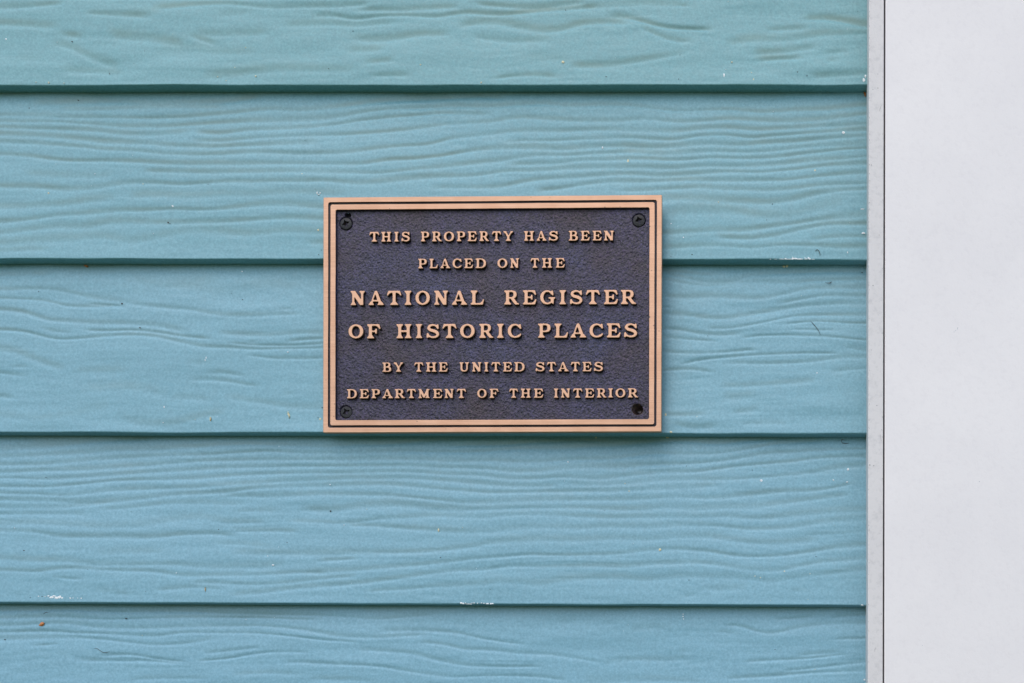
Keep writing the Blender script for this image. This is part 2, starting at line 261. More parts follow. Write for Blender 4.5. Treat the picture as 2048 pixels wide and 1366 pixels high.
# traced grain: x,y knots of each groove (photo pixels) | width | depth
GRAIN = """
0,14 60,9 130,3|5|.8
155,24 215,28 270,30 305,33|5|.9
290,15 370,9 440,4 480,8 510,13 560,13 600,12 660,11 745,6|4|.9
420,30 470,25 512,19|4|.6
-30,44 60,48 122,53|5|.9
105,65 140,69 172,74|4|1
203,63 225,71 280,74 330,80 375,87|6|.9
90,85 130,88 150,99 175,112 210,124 245,132|6|1
112,138 165,140 225,143 255,147|4.5|.9
378,61 410,68 470,66 545,62|5|.7
362,64 400,78 445,91|6|.7
400,153 470,145 560,136 640,138 700,139 722,134|6|.7
550,48 600,47 645,43 680,48 710,50 760,44 800,43|4.5|.7
700,20 760,18 810,17 880,13 925,12|3.5|1
610,32 660,27 705,38 746,31 805,29 870,33 922,22 966,25 1010,28 1069,20 1142,16 1205,8|4|1
937,4 1010,12 1069,13 1130,6 1180,0|4|.9
905,52 950,43 1000,42 1040,52 1080,60 1120,58 1155,45 1200,42 1240,42 1265,46|4.5|1.3
690,70 725,78 780,75 840,66 880,68 908,63|5|.9
680,98 740,99 778,93|5|.7
715,126 760,121 800,116|5|.9
730,150 780,148 832,148|4|.9
930,70 960,73 1010,80 1060,79 1110,78|5|.7
975,158 1010,151 1060,148 1125,151|4|1
1150,18 1200,11 1250,7 1300,5 1345,9 1370,8|4|.6
1205,32 1235,29 1270,36 1300,46 1335,54 1380,56 1434,58|4.5|1.4
1270,50 1290,58 1330,76 1365,82 1395,80|4.5|1
1130,130 1210,130 1270,120 1320,113 1350,106 1385,100|5|.8
1340,9 1365,9 1390,11|3.5|.9
1440,90 1480,80 1520,75 1560,78 1600,74 1640,66 1733,64|5|.8
1520,59 1575,56 1625,54|4|1
1595,38 1640,33 1680,37 1733,49|4.5|1.2
1495,104 1560,102 1600,97 1645,90|4|1
1500,118 1560,115 1615,113|4|1.1
1630,106 1680,102 1705,98|4|.9
1640,122 1690,118|4|.9
1610,150 1670,148 1733,145|4|.8
1040,118 1100,114 1150,120|7|.4
230,30 280,26 330,22|6|.4
300,100 380,96 450,104 520,100|9|.3
20,120 60,116 100,122|7|.4
40,206 130,203 220,202 300,208 440,203 520,193|5|.7
95,217 176,219 234,216 300,214 380,214 450,214|4|.7
0,229 60,230 130,233 205,234 300,235 352,233 420,228 469,224 527,217 600,219 688,210 747,202 805,198 893,195 952,192 1013,196|4|.9
0,242 100,243 180,247 240,252 300,252 352,250 430,244 510,240 600,237 659,234 717,223 776,217 834,214 900,210 952,212 1040,208 1083,205 1127,212 1230,208 1290,214 1350,221 1400,220 1460,217 1520,224 1590,219 1660,216 1733,208|4|1
0,254 100,256 180,260 240,267 300,268 350,263 380,262|4|1
370,262 430,267 480,259 540,256 600,255 659,248 717,239 776,233 834,229 878,224 922,226 984,228|3.6|1.1
0,267 70,271 150,276 200,282 290,286 350,291 420,293 470,290 520,288 600,284 642,283|4.2|1.1
365,280 430,281 480,276 540,272 600,270 688,268 776,261 834,255 878,248 922,245 981,242 1025,233 1069,234 1127,239 1200,240 1240,240 1290,235 1350,243 1400,241 1460,236 1540,241 1600,240 1660,236 1733,226|4|1
0,282 60,286 150,292 200,299 260,300 320,307 380,309 430,307 500,303 600,306 688,303 747,296 805,290 849,289 893,275 952,270 1010,261 1069,259 1098,262 1157,258 1260,258 1310,260 1350,262 1400,255 1450,253 1520,259 1600,254 1660,250 1733,246|4.2|1
993,284 1040,280 1098,281 1157,277 1200,275 1260,272 1310,277 1350,279 1400,270 1450,268 1500,275 1560,269 1620,265 1733,257|3.4|1.1
0,307 50,311 90,317 130,321 200,320 260,322 330,325 400,326 500,326 600,325 717,327 776,318 834,315 878,311 952,297 1040,294 1127,296 1200,291 1250,288 1300,293 1350,291 1420,285 1480,289 1540,283 1600,281 1660,275 1733,270|4.2|1.1
270,341 330,342 420,343 500,342 600,341 688,344 747,346 805,340 893,331 952,324 1010,318 1069,308 1127,309 1200,305 1260,301 1320,307 1380,303 1440,300 1500,303 1560,299 1630,290 1733,285|4|1
1005,328 1060,327 1113,324 1157,318 1200,318 1280,316 1350,320 1420,314 1480,316 1550,313 1610,306 1680,298 1733,295|3.4|1.1
600,359 659,360 703,366 747,363 805,356 864,352 952,350 1010,341 1069,341 1127,335 1200,333 1280,333 1340,335 1400,330 1460,331 1540,329 1610,320 1680,316 1733,312|4|1
845,376 900,373 952,375 1010,371 1040,362 1098,355 1200,349 1260,346 1320,350 1380,346 1450,342 1520,344 1590,338 1650,330 1733,325|4|1
1060,382 1127,374 1170,367 1220,361 1300,362 1370,358 1440,360 1500,360 1570,360 1640,351 1700,345 1733,344|4|1
1225,381 1310,378 1400,372 1440,377 1520,380 1590,376 1640,369 1733,365|4|.9
1300,397 1370,395 1440,398 1530,405 1590,397 1640,384 1700,378 1733,377|5|1
1320,425 1400,418 1460,420 1520,430 1580,432 1640,412 1700,400|10|.8
1300,468 1380,462 1440,458 1480,461 1540,452 1600,444 1640,436 1733,428|4.5|1.2
1420,472 1500,477 1550,471 1610,455 1660,446 1733,446|4.5|1.2
1310,495 1400,490 1440,490 1500,496 1560,488 1620,490 1680,493 1733,490|5|.9
1610,480 1670,472 1733,472|5|.8
30,346 80,348 130,351 190,352 230,346|7|.6
0,372 60,372 130,378 170,376 210,370 240,364 300,364 350,368 400,365 450,361 500,364 560,360 640,361|5|1
240,391 310,388 370,392 430,387 500,388 560,382 620,383 700,388|6|.8
0,413 60,412 120,408 180,398 240,394|6|.9
0,443 60,438 110,430 180,425 230,418 280,420 340,417 420,418 460,415 510,407 570,406 640,413 700,415|5|1
0,465 60,457 110,451 170,453 210,441 260,442 330,445 400,442 460,441 520,437 580,433 650,437 700,438|6|.9
0,486 60,480 120,477 200,470 260,482 310,473 360,461 430,460 500,467 560,459 620,461 690,464|6|.8
0,502 60,497 110,500|6|.5
600,483 650,485 690,486|5|.7
0,549 40,547 95,547|5|.7
0,578 60,576 110,579 150,590 200,597 240,603 280,610 340,616 390,620 410,627 450,630 500,629 560,628 605,628|4|1
0,596 60,598 90,603 120,612 170,613 220,611 254,615|3|1.1
150,606 200,608 248,612|2.2|.9
0,618 30,621 60,630 80,640 130,642 180,645 240,645 300,648 340,655 375,665|4|1.2
60,651 90,661 145,664|3|.9
0,658 40,662 80,673 110,679 160,675 210,671 260,668 310,672 350,682 400,693 440,693 500,697 560,696 660,694|3|1.2
150,660 200,661 260,658 310,663 350,671 400,675 425,678|2.6|1.2
420,664 480,668 530,670 580,665 620,663 660,668|4|.8
555,684 600,678 660,675|3|1
440,683 500,689 560,690 660,686|2.4|1
475,684 500,682 520,684|2.6|.9
0,697 40,706 70,722 100,730 135,742|6|.9
5,735 40,731 65,735|3|1
0,744 30,750 60,752|3|.8
0,790 20,795 42,797|4|1
310,566 350,566 400,562 435,562|8|.6
230,552 270,562 310,570 380,575 430,585 460,582|8|.7
450,580 490,571 540,568 600,575|8|.6
360,758 420,757 460,762 500,770 525,772|4|.9
400,745 440,742 495,753|4|.7
360,725 425,724|5|.7
555,788 595,786|4|.8
540,619 560,616 592,619|3|.8
130,742 200,740 260,738|6|.5
150,779 240,772 290,776 340,790|8|.5
440,788 480,798 520,803 570,812 620,815 660,813|6|.7
230,832 270,845 330,848 370,840 420,826 460,823|7|.7
330,793 380,794 430,800|5|.5
480,708 540,716 600,716 660,714|2.5|.9
0,830 80,838 150,826 230,806|9|.5
1310,537 1360,543 1400,550 1450,548|3|1
1310,540 1360,553 1410,563 1440,563 1480,558 1500,548 1570,546 1620,543 1733,541|4|.9
1310,556 1370,565 1410,571 1450,568 1480,562 1540,563 1570,566 1620,560 1733,557|3.2|1.1
1310,590 1370,594 1410,590 1450,593 1510,597 1560,590 1600,578 1650,574 1733,574|4|1.1
1545,607 1600,598 1640,590 1733,590|3.4|1.1
1310,612 1354,616|2.6|1.3
1310,626 1370,627 1400,635 1450,636 1520,625 1570,615 1620,608 1733,604|4.5|1.1
1310,656 1360,658 1400,667 1450,670 1494,664|3.6|1.2
1400,656 1450,657 1500,650 1540,641 1590,630 1640,628 1733,628|3.4|1.2
1560,649 1600,644 1640,640 1690,645 1733,646|3|1.1
1570,658 1620,659 1680,660|2.6|1
1470,677 1520,670 1570,669 1640,671 1733,680|3|1
1310,672 1380,678 1444,683|3|.9
1310,703 1380,706 1440,704 1490,699 1524,698|3|1.2
1350,731 1390,720 1440,715 1500,709 1560,707 1620,705 1685,706|3|1.1
1440,726 1500,725 1560,726 1620,722 1690,712 1733,715|3|1
1310,742 1370,735 1420,742 1436,747|3|1.2
1430,771 1500,770 1560,766 1645,760|5|.9
1430,793 1470,795 1525,786|6|.9
1450,826 1490,820 1530,815|5|.9
1310,828 1370,830 1425,826|6|.9
1335,844 1380,855 1445,850|4.5|.9
1470,846 1590,846|4|.5
1650,746 1690,738 1733,736|4|.9
1680,690 1733,700|3|.9
0,897 60,893 110,890 160,882 230,877 300,876|5|.9
0,912 70,909 140,905 220,898 300,897 360,893 420,890 480,888 560,889 640,893 700,888 760,887 850,880 900,876 980,873|4|1
0,928 80,927 150,920 220,915 300,910 380,909 450,905 520,901 600,905 680,904 800,901 870,903 960,903 1020,896 1100,897 1220,889 1290,882 1360,880 1440,886 1500,878 1600,873|4|1.1
0,943 90,939 180,936 270,930 350,923 430,920 520,918 600,918 700,917 800,917 900,921 980,921 1060,923 1130,918 1230,916 1300,905 1360,907 1430,907 1500,896 1560,885 1650,880|3.6|1.1
880,893 930,889 990,890 1050,884 1150,880 1225,882|3|1
0,955 90,957 170,952 260,945 360,940 440,934 520,932 600,932 700,931 800,930 870,933 950,935 1020,941 1080,941 1130,934 1230,933 1300,928 1400,925 1460,918 1540,905 1620,901 1733,897|3.6|1.2
0,972 90,973 150,967 220,959 300,958 400,955 480,948 560,945 640,945 700,943 800,942 880,946 960,949 1010,956 1080,956 1120,952 1200,956 1260,949 1320,943 1390,943 1470,932 1540,926 1600,920 1650,913 1733,912|3.6|1.2
0,985 60,987 130,990 200,980 290,976 380,974 460,967 560,960 640,957 700,955 800,955 870,959 950,966 1010,970 1080,971 1120,970|3.6|1.1
1120,965 1170,968 1240,966 1300,960 1380,957 1460,958 1540,952 1620,945 1670,934 1733,928|4|1
0,998 80,1000 160,1003 240,1000 300,992 360,987 430,984 500,976 560,972 640,970 700,968 770,967 830,972 900,979 970,984 1020,984 1080,982 1150,981 1230,980 1330,975 1400,972 1446,969|4|1.1
430,990 500,991 560,990 640,987 770,989 850,997 930,1005 1010,1002 1080,998 1150,997 1200,999 1280,996 1350,992 1420,996 1490,989 1560,981 1640,980 1720,963|4.4|1
0,1013 100,1014 150,1010 225,1003|4|1
180,1019 260,1013 330,1005 400,1004 450,1007 495,1006|5.5|.8
0,1027 90,1026 175,1028|4|.8
0,1046 60,1044 120,1048 200,1052 270,1050 320,1042 390,1031 420,1036 440,1043 535,1044|6|.8
450,1023 520,1020 562,1022|5|.8
590,1018 660,1020 720,1011 780,1006 860,1014 930,1018 1010,1015 1080,1014 1150,1014 1220,1017 1290,1017 1330,1012 1390,1016 1450,1013 1500,1013 1580,1003 1650,993 1710,987|5|1
560,1040 680,1046 760,1036 860,1030 920,1032 960,1033 1030,1027 1100,1028 1210,1034 1300,1032 1400,1032 1440,1030 1510,1036 1580,1030 1650,1022 1733,1018|5|.9
0,1060 60,1062 110,1072 160,1072 240,1073 300,1074 360,1067 420,1066 474,1072|4.2|1.1
450,1060 540,1060 605,1063|3.4|.9
680,1048 760,1052 850,1058 920,1063 980,1061 1030,1054 1100,1052 1150,1056 1210,1051 1290,1054 1370,1048 1430,1050 1500,1058 1560,1056 1640,1044 1733,1035|5|1
950,1086 1020,1080 1100,1077 1150,1080 1230,1074 1290,1078 1350,1072 1420,1071 1470,1080 1520,1086 1580,1083 1645,1077|6|1
180,1105 260,1103 333,1103|6|.7
450,1104 530,1105 620,1107 700,1104 780,1104 860,1102 930,1093 990,1083|5|.9
620,1121 680,1118 723,1115|3.4|.9
410,1085 480,1088 545,1091|4|.8
0,1115 60,1120 130,1119 190,1128 280,1128 340,1127 420,1134 490,1132 575,1130|5|.9
600,1142 700,1140 780,1134 880,1124 940,1116 1000,1113 1060,1108 1120,1110 1150,1109 1230,1107 1290,1100 1350,1096 1420,1102 1480,1113 1560,1112 1620,1103 1680,1092 1733,1088|4.5|1.1
1600,1068 1680,1066 1733,1062|4|.8
0,1140 80,1142 120,1135 180,1136 240,1141 300,1141 360,1150 430,1150 520,1148 600,1143 665,1147|4|1
95,1152 140,1158 175,1158|3|.9
370,1163 430,1165 510,1168 580,1164 640,1156 720,1151|3.6|1
300,1181 350,1175 400,1173 455,1177|4|.9
450,1190 520,1184 600,1174 680,1168 760,1160 830,1150 900,1140 960,1139 1020,1130 1100,1133 1160,1130 1250,1132 1320,1125 1400,1124 1450,1130 1500,1138 1550,1142 1590,1133 1640,1123 1733,1116|4.2|1
175,1178 220,1184 275,1189|5|.7
720,1183 800,1178 880,1171 960,1167 1010,1160 1080,1168 1130,1157 1230,1152 1300,1158 1370,1151 1430,1152 1500,1155 1540,1164 1600,1152 1660,1146 1733,1135|5|.8
1390,1176 1440,1178 1505,1172|5|.9
1352,1196 1375,1190 1402,1188|4|1
1570,1181 1625,1181|4|.8
0,1220 50,1219 110,1216 150,1219 200,1223 290,1222 380,1222 450,1226 560,1228 680,1232 740,1238 800,1234 865,1228|4|1
0,1236 50,1233 110,1232 160,1236 200,1239 260,1237 330,1234 420,1234 500,1234 560,1236 640,1238|3.4|1.1
0,1250 50,1247 110,1245 150,1248 170,1253 240,1255 310,1254 400,1251 500,1250 560,1254 620,1262 660,1270 740,1274 800,1270 855,1268|3.4|1.2
740,1261 800,1259 860,1261 910,1264 950,1275 1000,1283 1055,1289|3|1.2
0,1263 50,1262 100,1261 130,1265 180,1266 240,1268 300,1272 350,1264 420,1264 500,1265 580,1272 640,1280 720,1284|3|1.3
0,1277 60,1274 130,1274 200,1278 260,1286 310,1290 370,1285 430,1275|4|1
45,1291 90,1289 115,1286|3|1.1
385,1306 450,1300 525,1292|3.4|1
375,1321 440,1318 500,1307 540,1302 620,1305|3|1.2
140,1319 200,1320 290,1321 365,1327|3|1.1
180,1311 250,1308 300,1316 372,1324|2.8|1
240,1357 330,1354 415,1356|5|.8
450,1348 520,1344 605,1347|5|.8
545,1325 600,1323 660,1327 740,1330 800,1340 860,1348 900,1354 960,1350 1020,1350 1080,1353 1140,1361|3|1.1
820,1282 880,1287 920,1299 960,1297 1020,1304 1100,1308 1160,1317 1205,1326|3.4|1.1
700,1297 760,1301 820,1305 860,1317 920,1330 1000,1333 1085,1332|3.4|1.1
600,1355 700,1358 760,1364|4|.9
1100,1244 1155,1241|5|.8
1185,1247 1235,1245|4|.9
1240,1266 1290,1251 1345,1257|6|.7
1435,1250 1480,1250 1520,1266 1560,1264 1600,1252 1660,1246 1733,1245|4|1.1
1415,1262 1460,1262 1485,1273|3.4|1
1535,1239 1600,1235 1645,1228|3.4|1
1650,1235 1700,1230 1733,1228|3.4|1
1655,1278 1733,1276|3.6|1.1
1190,1326 1250,1318 1320,1320 1390,1315|5|.8
1340,1301 1395,1303|4|.8
1475,1324 1540,1320 1620,1316 1705,1306|3|1.1
1560,1341 1630,1335 1733,1322|3|1.2
1440,1356 1530,1352 1620,1344 1733,1340|3|1.2
1580,1311 1690,1301|3|1
1150,1361 1300,1357 1420,1363|5|.7
"""
strokes = []
for ln in GRAIN.strip().split('\n'):
    p, wd, am = ln.split('|')
    pts = [tuple(float(v) for v in q.split(',')) for q in p.split()]
    on_top = max(q[1] for q in pts) < 165
    strokes.append((pts, float(wd) * (1.3 if on_top else 1.14), float(am)))
def edge(i, px):
    a, b_ = EDGES[i]; return a + (b_ - a) * px / 1733.0
# unseen stretches (above and below the frame) carry the same kind of grain, drawn at random
for band in ((-520, -10), (1380, 1890)):
    y = band[0]
    while y < band[1]:
        y += random.uniform(11, 22)
        x0 = random.choice([-420, -420, random.uniform(-200, 900)]); x1 = random.choice([1733, 1733, random.uniform(900, 1600)])
        xs = np.linspace(x0, x1, 10); ys = y + np.cumsum(np.array([random.uniform(-5, 5) for _ in xs])) * 0.7
        strokes.append((list(zip(xs, ys)), random.uniform(3, 5.5), random.uniform(0.7, 1.1)))

GX = np.arange(-430.0, 1760.0, 2.0)
def gsmooth(a, sig):
    n = int(3 * sig); k = np.exp(-0.5 * (np.arange(-n, n + 1) / sig) ** 2); k /= k.sum()
    return np.convolve(np.pad(a, n, mode='edge'), k, mode='valid')
curves = []
for pts, wd, am in strokes:
    xs = np.array([p[0] for p in pts]); ys = np.array([p[1] for p in pts])
    full_l = xs[0] <= 0; full_r = xs[-1] >= 1725
    y = gsmooth(np.interp(GX, xs, ys), 8) + gsmooth(rng.randn(len(GX)), 10) * 1.6
    x0 = -430 if full_l else xs[0]; x1 = 1760 if full_r else xs[-1]
    L = 34.0
    a = np.clip((GX - x0) / L, 0, 1) if not full_l else np.ones(len(GX))
    b_ = np.clip((x1 - GX) / L, 0, 1) if not full_r else np.ones(len(GX))
    tp = np.minimum(a, b_); tp = tp * tp * (3 - 2 * tp)
    am_x = am * tp * np.clip(1 + 0.9 * gsmooth(rng.randn(len(GX)), 22) * 1.3, 0.75, 1.25)
    w_x = wd * np.clip(1 + gsmooth(rng.randn(len(GX)), 30) * 1.5, 0.7, 1.4)
    curves.append((y, w_x, am_x))

def grain_height(PXa, PYa, ymin, ymax):
    """PXa constant down each column: (rows, cols) arrays of apparent pixels"""
    h = np.zeros(PXa.shape); gr = np.zeros(PXa.shape)
    cols = PXa[0]
    for y, wx, ax in curves:
        yc = np.interp(cols, GX, y); a = np.interp(cols, GX, ax); ww = np.interp(cols, GX, wx)
        sel = np.where((a > 0.01) & (yc > ymin - 20) & (yc < ymax + 20))[0]
        if not len(sel): continue
        dy = (PYa[:, sel] - yc[sel] - 0.5 * ww[sel]) / ww[sel]
        # a groove: steeper lower lip, gentle upper wall
        dy = np.where(dy < 0, dy * 0.74, dy * 1.3)
        h[:, sel] -= a[sel] * np.exp(-dy * dy)
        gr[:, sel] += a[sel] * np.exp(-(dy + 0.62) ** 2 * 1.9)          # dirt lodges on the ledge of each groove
    return h, gr
GRAIN_DEPTH = 0.0006

wall = thing('siding_wall', 'turquoise blue lap siding wall of embossed wood-grain boards behind the bronze plaque', 'wall', (0, 0, 0))
xs_px = np.concatenate([np.arange(-420, -20, 12.0), np.arange(-20, 1745.0, 3.6), [1745.0]])
for i in range(len(EDGES)):
    eb = edge(i, xs_px)                                   # bottom edge, pixels, per column
    et = edge(i - 1, xs_px) if i else eb - 345
    zb = ZC + (PY0 - eb) * S
    ht = (eb - et) * S                                    # exposure height
    X = (xs_px - PX0) * S
    rows = []
    dz = 0.0005 if 1 <= i <= 5 else 0.0012
    v = np.concatenate([[0.0, 0.00025, 0.0005, 0.0008], np.arange(0.0012, 0.1300 + 0.012, dz)])
    V = v[:, None] * np.ones(len(X))[None, :]
    Z = zb[None, :] + V
    Dp = -T * V / ht[None, :]                             # depth towards the camera, 0 at the butt edge
    k = D / (D - Dp)
    PXa = np.repeat(xs_px[None, :], len(v), 0)
    PYa = PY0 - (Z - ZC) / S * k
    h, gr = grain_height(PXa, PYa, float(et.min()), float(eb.max()))
    h = h * GRAIN_DEPTH * (1.0, 1.05, 0.74, 0.74, 0.62, 0.66, 1.0)[i]
    flow = PYa + 9 * noise2(PXa, PYa * 0 + i * 31, 170, 10, 90 + i)
    h += 0.00003 * noise2(PXa, flow, 130, 4.5, 100 + i) * (0.6 + 0.4 * noise2(PXa, PYa, 200, 60, 120 + i))
    h += 0.00003 * noise2(PXa, flow, 75, 7, 110 + i)
    h += (0.00016, 0.00024, 0.00016, 0.00028, 0.00016, 0.00022, 0.00016)[i] * noise2(PXa, PYa + i * 917, 130, 27, 3 + i)
    h += 0.00005 * noise2(PXa, PYa + i * 917, 40, 9, 30 + i)
    h += 0.000012 * noise2(PXa, PYa, 7, 4, 60 + i)
    # the board bows a touch along its length
    h += 0.0003 * np.interp(xs_px, np.linspace(-420, 1733, 9), rng.randn(9))[None, :] * np.exp(-V / 0.03)
    r = 0.0009                                            # rounded lower arris
    rd = np.where(V < r, r - np.sqrt(np.clip(r * r - (r - V) ** 2, 0, None)), 0)
    Yf = -(Dp + h - rd)
    face = np.stack([np.repeat(X[None, :], len(v), 0), Yf, Z], -1)
    # underside and back (rows below / behind)
    edge_wob = 0.00022 * gsmooth(rng.randn(len(X)), 7) * 2.5
    under = []
    for q in (1.0, 0.75, 0.5, 0.25, 0.12):
        yy = face[0, :, 1] * (1 - q) + (T + 0.0006) * q
        under.append(np.stack([X, yy, zb + 0.00012 * math.sin(q * 9) + edge_wob * 0.3], -1))
    face[:3, :, 2] += edge_wob * np.array([1.0, 0.7, 0.3])[:, None]
    back = np.stack([X, np.full(len(X), T + 0.0018), zb + v[-1]], -1)
    P = np.concatenate([np.array(under), face, face[-1:] + np.array([0, 0.004, 0])], 0)
    o = grid_mesh('siding_board', P, M_SIDE, wall)
    o.color = ((.84, .93, .84, 1), (.83, .925, .835, 1), (.91, .96, .92, 1), (.96, .975, .97, 1), (.98, .985, 1, 1), (1.0, 1.0, 1.03, 1), (1, 1, 1, 1))[i]   # tints paint in the light falling off upwards: upper boards darker, greener
    at_ = o.data.attributes.new('grime_lap_shade', 'FLOAT', 'POINT')
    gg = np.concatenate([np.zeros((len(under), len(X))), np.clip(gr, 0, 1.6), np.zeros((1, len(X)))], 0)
    lap = np.clip(1 - (PYa - et[None, :] - 10) / 26.0, 0, 1) * np.clip(0.9 + 0.7 * noise2(PXa, PYa * 0 + i * 50, 120, 9, 200 + i), 0.1, 1.8)  # shade under each lap, painted into the same attribute as the groove dirt
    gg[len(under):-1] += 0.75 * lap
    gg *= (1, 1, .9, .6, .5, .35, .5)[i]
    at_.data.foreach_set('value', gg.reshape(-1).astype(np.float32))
sheath = box('sheathing', (X_LEFT - 0.02, 0.0225, at(0, 1905).z), (X_TRIM + 0.02, 0.034, at(0, -510).z), M_SHEATH, wall)

# ------------------------------------------------------------------ corner trim
zt, zb_ = at(0, -500).z, at(0, 1905).z
LEAN = 0.0018
TD = 0.028                       # how far the trim stands proud of the board edges
XA, XB, XW = at(1736.5, 0, TD).x, at(1766.8, 0, TD).x, at(1769.6, 0, TD).x
trim = thing('corner_trim', 'white painted trim board and its narrow weathered grey edge strip, right of the blue siding', 'trim board',
             (XA - LEAN * (at(0, 683).z - zb_), 0, zb_), (0, LEAN, 0))
def trim_part(name, lo, hi, mat, bev):
    o = box(name, lo, hi, mat, None, bev)
    o.data.transform(Matrix.Translation((-XA, 0, -zb_))); o.parent = trim
    return o
trim_part('edge_strip', (XA, -TD, zb_), (XB, 0.022, zt), M_EDGE, 0.0005)
trim_part('face_board', (XW, -TD - 0.0004, zb_ - 0.001), (XW + 0.24, 0.0216, zt + 0.001), M_WHITE, 0.0009)
def sliver(px, py, lx, ly, ang):
    c_ = at(px, py, TD + 0.00006); x, z = c_.x - XA - LEAN * (py - 683) * 0, c_.z - zb_
    pts = []
    for j in range(8):
        a_ = j / 8 * 2 * math.pi
        u = math.cos(a_) * lx * random.uniform(.6, 1.1); v_ = math.sin(a_) * ly * random.uniform(.8, 1.1)
        pts.append((x + u * math.cos(ang) - v_ * math.sin(ang), c_.y, z + u * math.sin(ang) + v_ * math.cos(ang)))
    return pts
_edge = [(random.uniform(1737.6, 1739.4) if random.random() < .6 else random.uniform(1764, 1766), random.uniform(0, 1366), random.uniform(.0001, .00022), random.uniform(.00015, .0007), random.uniform(-.3, .3)) for _ in range(90)]
sv_, sf_ = [], []
for (px, py, lx, ly, an) in _edge + [(1740, 930, .0006, .0004, 0), (1746, 571, .0006, .0005, 0), (1751, 1299, .00018, .0018, -.2), (1762, 876, .00014, .0030, .2),
                             (1760, 216, .00013, .0028, -.35), (1755, 176, .0005, .0004, 0), (1745, 179, .0004, .0003, 0), (1755, 148, .0004, .0003, 0), (1748, 931, .0005, .0005, 0), (1754, 811, .0005, .0004, 0),
                             (1743, 700, .0003, .0003, 0), (1758, 470, .0003, .0004, 0), (1742, 330, .0002, .001, 0), (1739, 1060, .0002, .0012, 0)]:
    p = sliver(px, py, lx, ly, an); b0 = len(sv_); sv_ += p; sf_.append(tuple(range(b0, b0 + 8)))
mesh_obj('scuff_mark', sv_, sf_, flat('grey_scuff', (0.34, 0.33, 0.32)), trim)
sv_, sf_ = [], []
for (px, py, lx, ly, an) in [(1915, 657, .0003, .0011, -.3), (1911, 661, .0006, .0003, 0), (1908, 664, .0002, .0005, 0), (1959, 963, .0006, .0003, 0), (1846, 1291, .0003, .0003, 0), (1773, 185, .0002, .0002, 0)]:
    p = [(q[0], q[1] - 0.0004, q[2]) for q in sliver(px, py, lx, ly, an)]; b0 = len(sv_); sv_ += p; sf_.append(tuple(range(b0, b0 + 8)))
mesh_obj('smudge', sv_, sf_, flat('pale_smudge', (0.50, 0.50, 0.52)), trim)

# ------------------------------------------------------------------ plaque
PW, PH = 0.25353, 0.17543
roll, yaw, pitch = -0.003276, 0.018341, 0.003297
pc = Vector((-0.247894, -0.0058, 1.646677))
ex = Vector((1, -yaw, roll)).normalized()
ey = Vector((-roll, -pitch, 1)); ey = (ey - ex * ey.dot(ex)).normalized()
en = ex.cross(ey)
PM = Matrix(((ex.x, ey.x, en.x, pc.x), (ex.y, ey.y, en.y, pc.y), (ex.z, ey.z, en.z, pc.z), (0, 0, 0, 1)))
PMI = PM.inverted()
plaque = thing('bronze_plaque', 'rectangular cast bronze plaque with raised capital letters on dark field, screwed to blue siding', 'plaque')
plaque.matrix_world = PM
camo = Vector((0, -D, ZC))
def on_plaque(px, py, h=0.0):
    """photo pixel -> plaque-local x, y on the plane at height h"""
    a_ = PMI @ camo; b_ = PMI @ at(px, py, 0)
    t_ = (h - a_.z) / (b_.z - a_.z)
    q = a_ + (b_ - a_) * t_
    return q.x, q.y

FZ = -0.00205
def ring_part(name, prof, mat, seed):
    """prof: (inset, height, corner radius, wobble) rings from outside to inside"""
    rs = np.random.RandomState(seed); NA, NS = 6, 70
    verts = []; n = 4 * (NA + NS)
    for (ins, hgt, rad, wob) in prof:
        hw, hh = PW / 2 - ins, PH / 2 - ins; pts = []; nrm = []
        for c_, (sx, sy) in enumerate(((1, 1), (-1, 1), (-1, -1), (1, -1))):
            cx_, cy_ = sx * (hw - rad), sy * (hh - rad)
            for j in range(NA):
                a_ = c_ * math.pi / 2 + j / (NA - 1) * math.pi / 2
                nn = (math.cos(a_), math.sin(a_)); pts.append((cx_ + rad * nn[0], cy_ + rad * nn[1])); nrm.append(nn)
            p0 = pts[-1]
            nx_ = ((-1, 1), (-1, -1), (1, -1), (1, 1))[c_]
            a2 = (c_ + 1) * math.pi / 2
            p1 = (nx_[0] * (hw - rad) + rad * math.cos(a2), nx_[1] * (hh - rad) + rad * math.sin(a2))
            for j in range(1, NS + 1):
                f_ = j / (NS + 1); pts.append((p0[0] + (p1[0] - p0[0]) * f_, p0[1] + (p1[1] - p0[1]) * f_)); nrm.append((math.cos(a2), math.sin(a2)))
        rs2 = np.random.RandomState(int(ins * 1e6) % 97 + 7)
        ww = gsmooth(np.tile(rs2.randn(n), 1), 3) * wob
        for (p, nn, q) in zip(pts, nrm, ww): verts.append((p[0] + nn[0] * q, p[1] + nn[1] * q, hgt))
    faces = []
    for k_ in range(len(prof) - 1):
        for j in range(n):
            j2 = (j + 1) % n; faces.append((k_ * n + j, k_ * n + j2, (k_ + 1) * n + j2, (k_ + 1) * n + j))
    o = mesh_obj(name, verts, faces, mat, plaque, False)
    return o
mm = 0.001
ring_part('outer_border', [(0.3 * mm, -3.4 * mm, .5 * mm, 0), (0, -0.5 * mm, .6 * mm, 0), (0.10 * mm, -0.15 * mm, .7 * mm, 0), (0.35 * mm, 0, .8 * mm, 0),
                           (3.62 * mm, 0, 1.6 * mm, .00012), (3.72 * mm, -.10 * mm, 1.6 * mm, .00012)], M_BRONZE, 1)
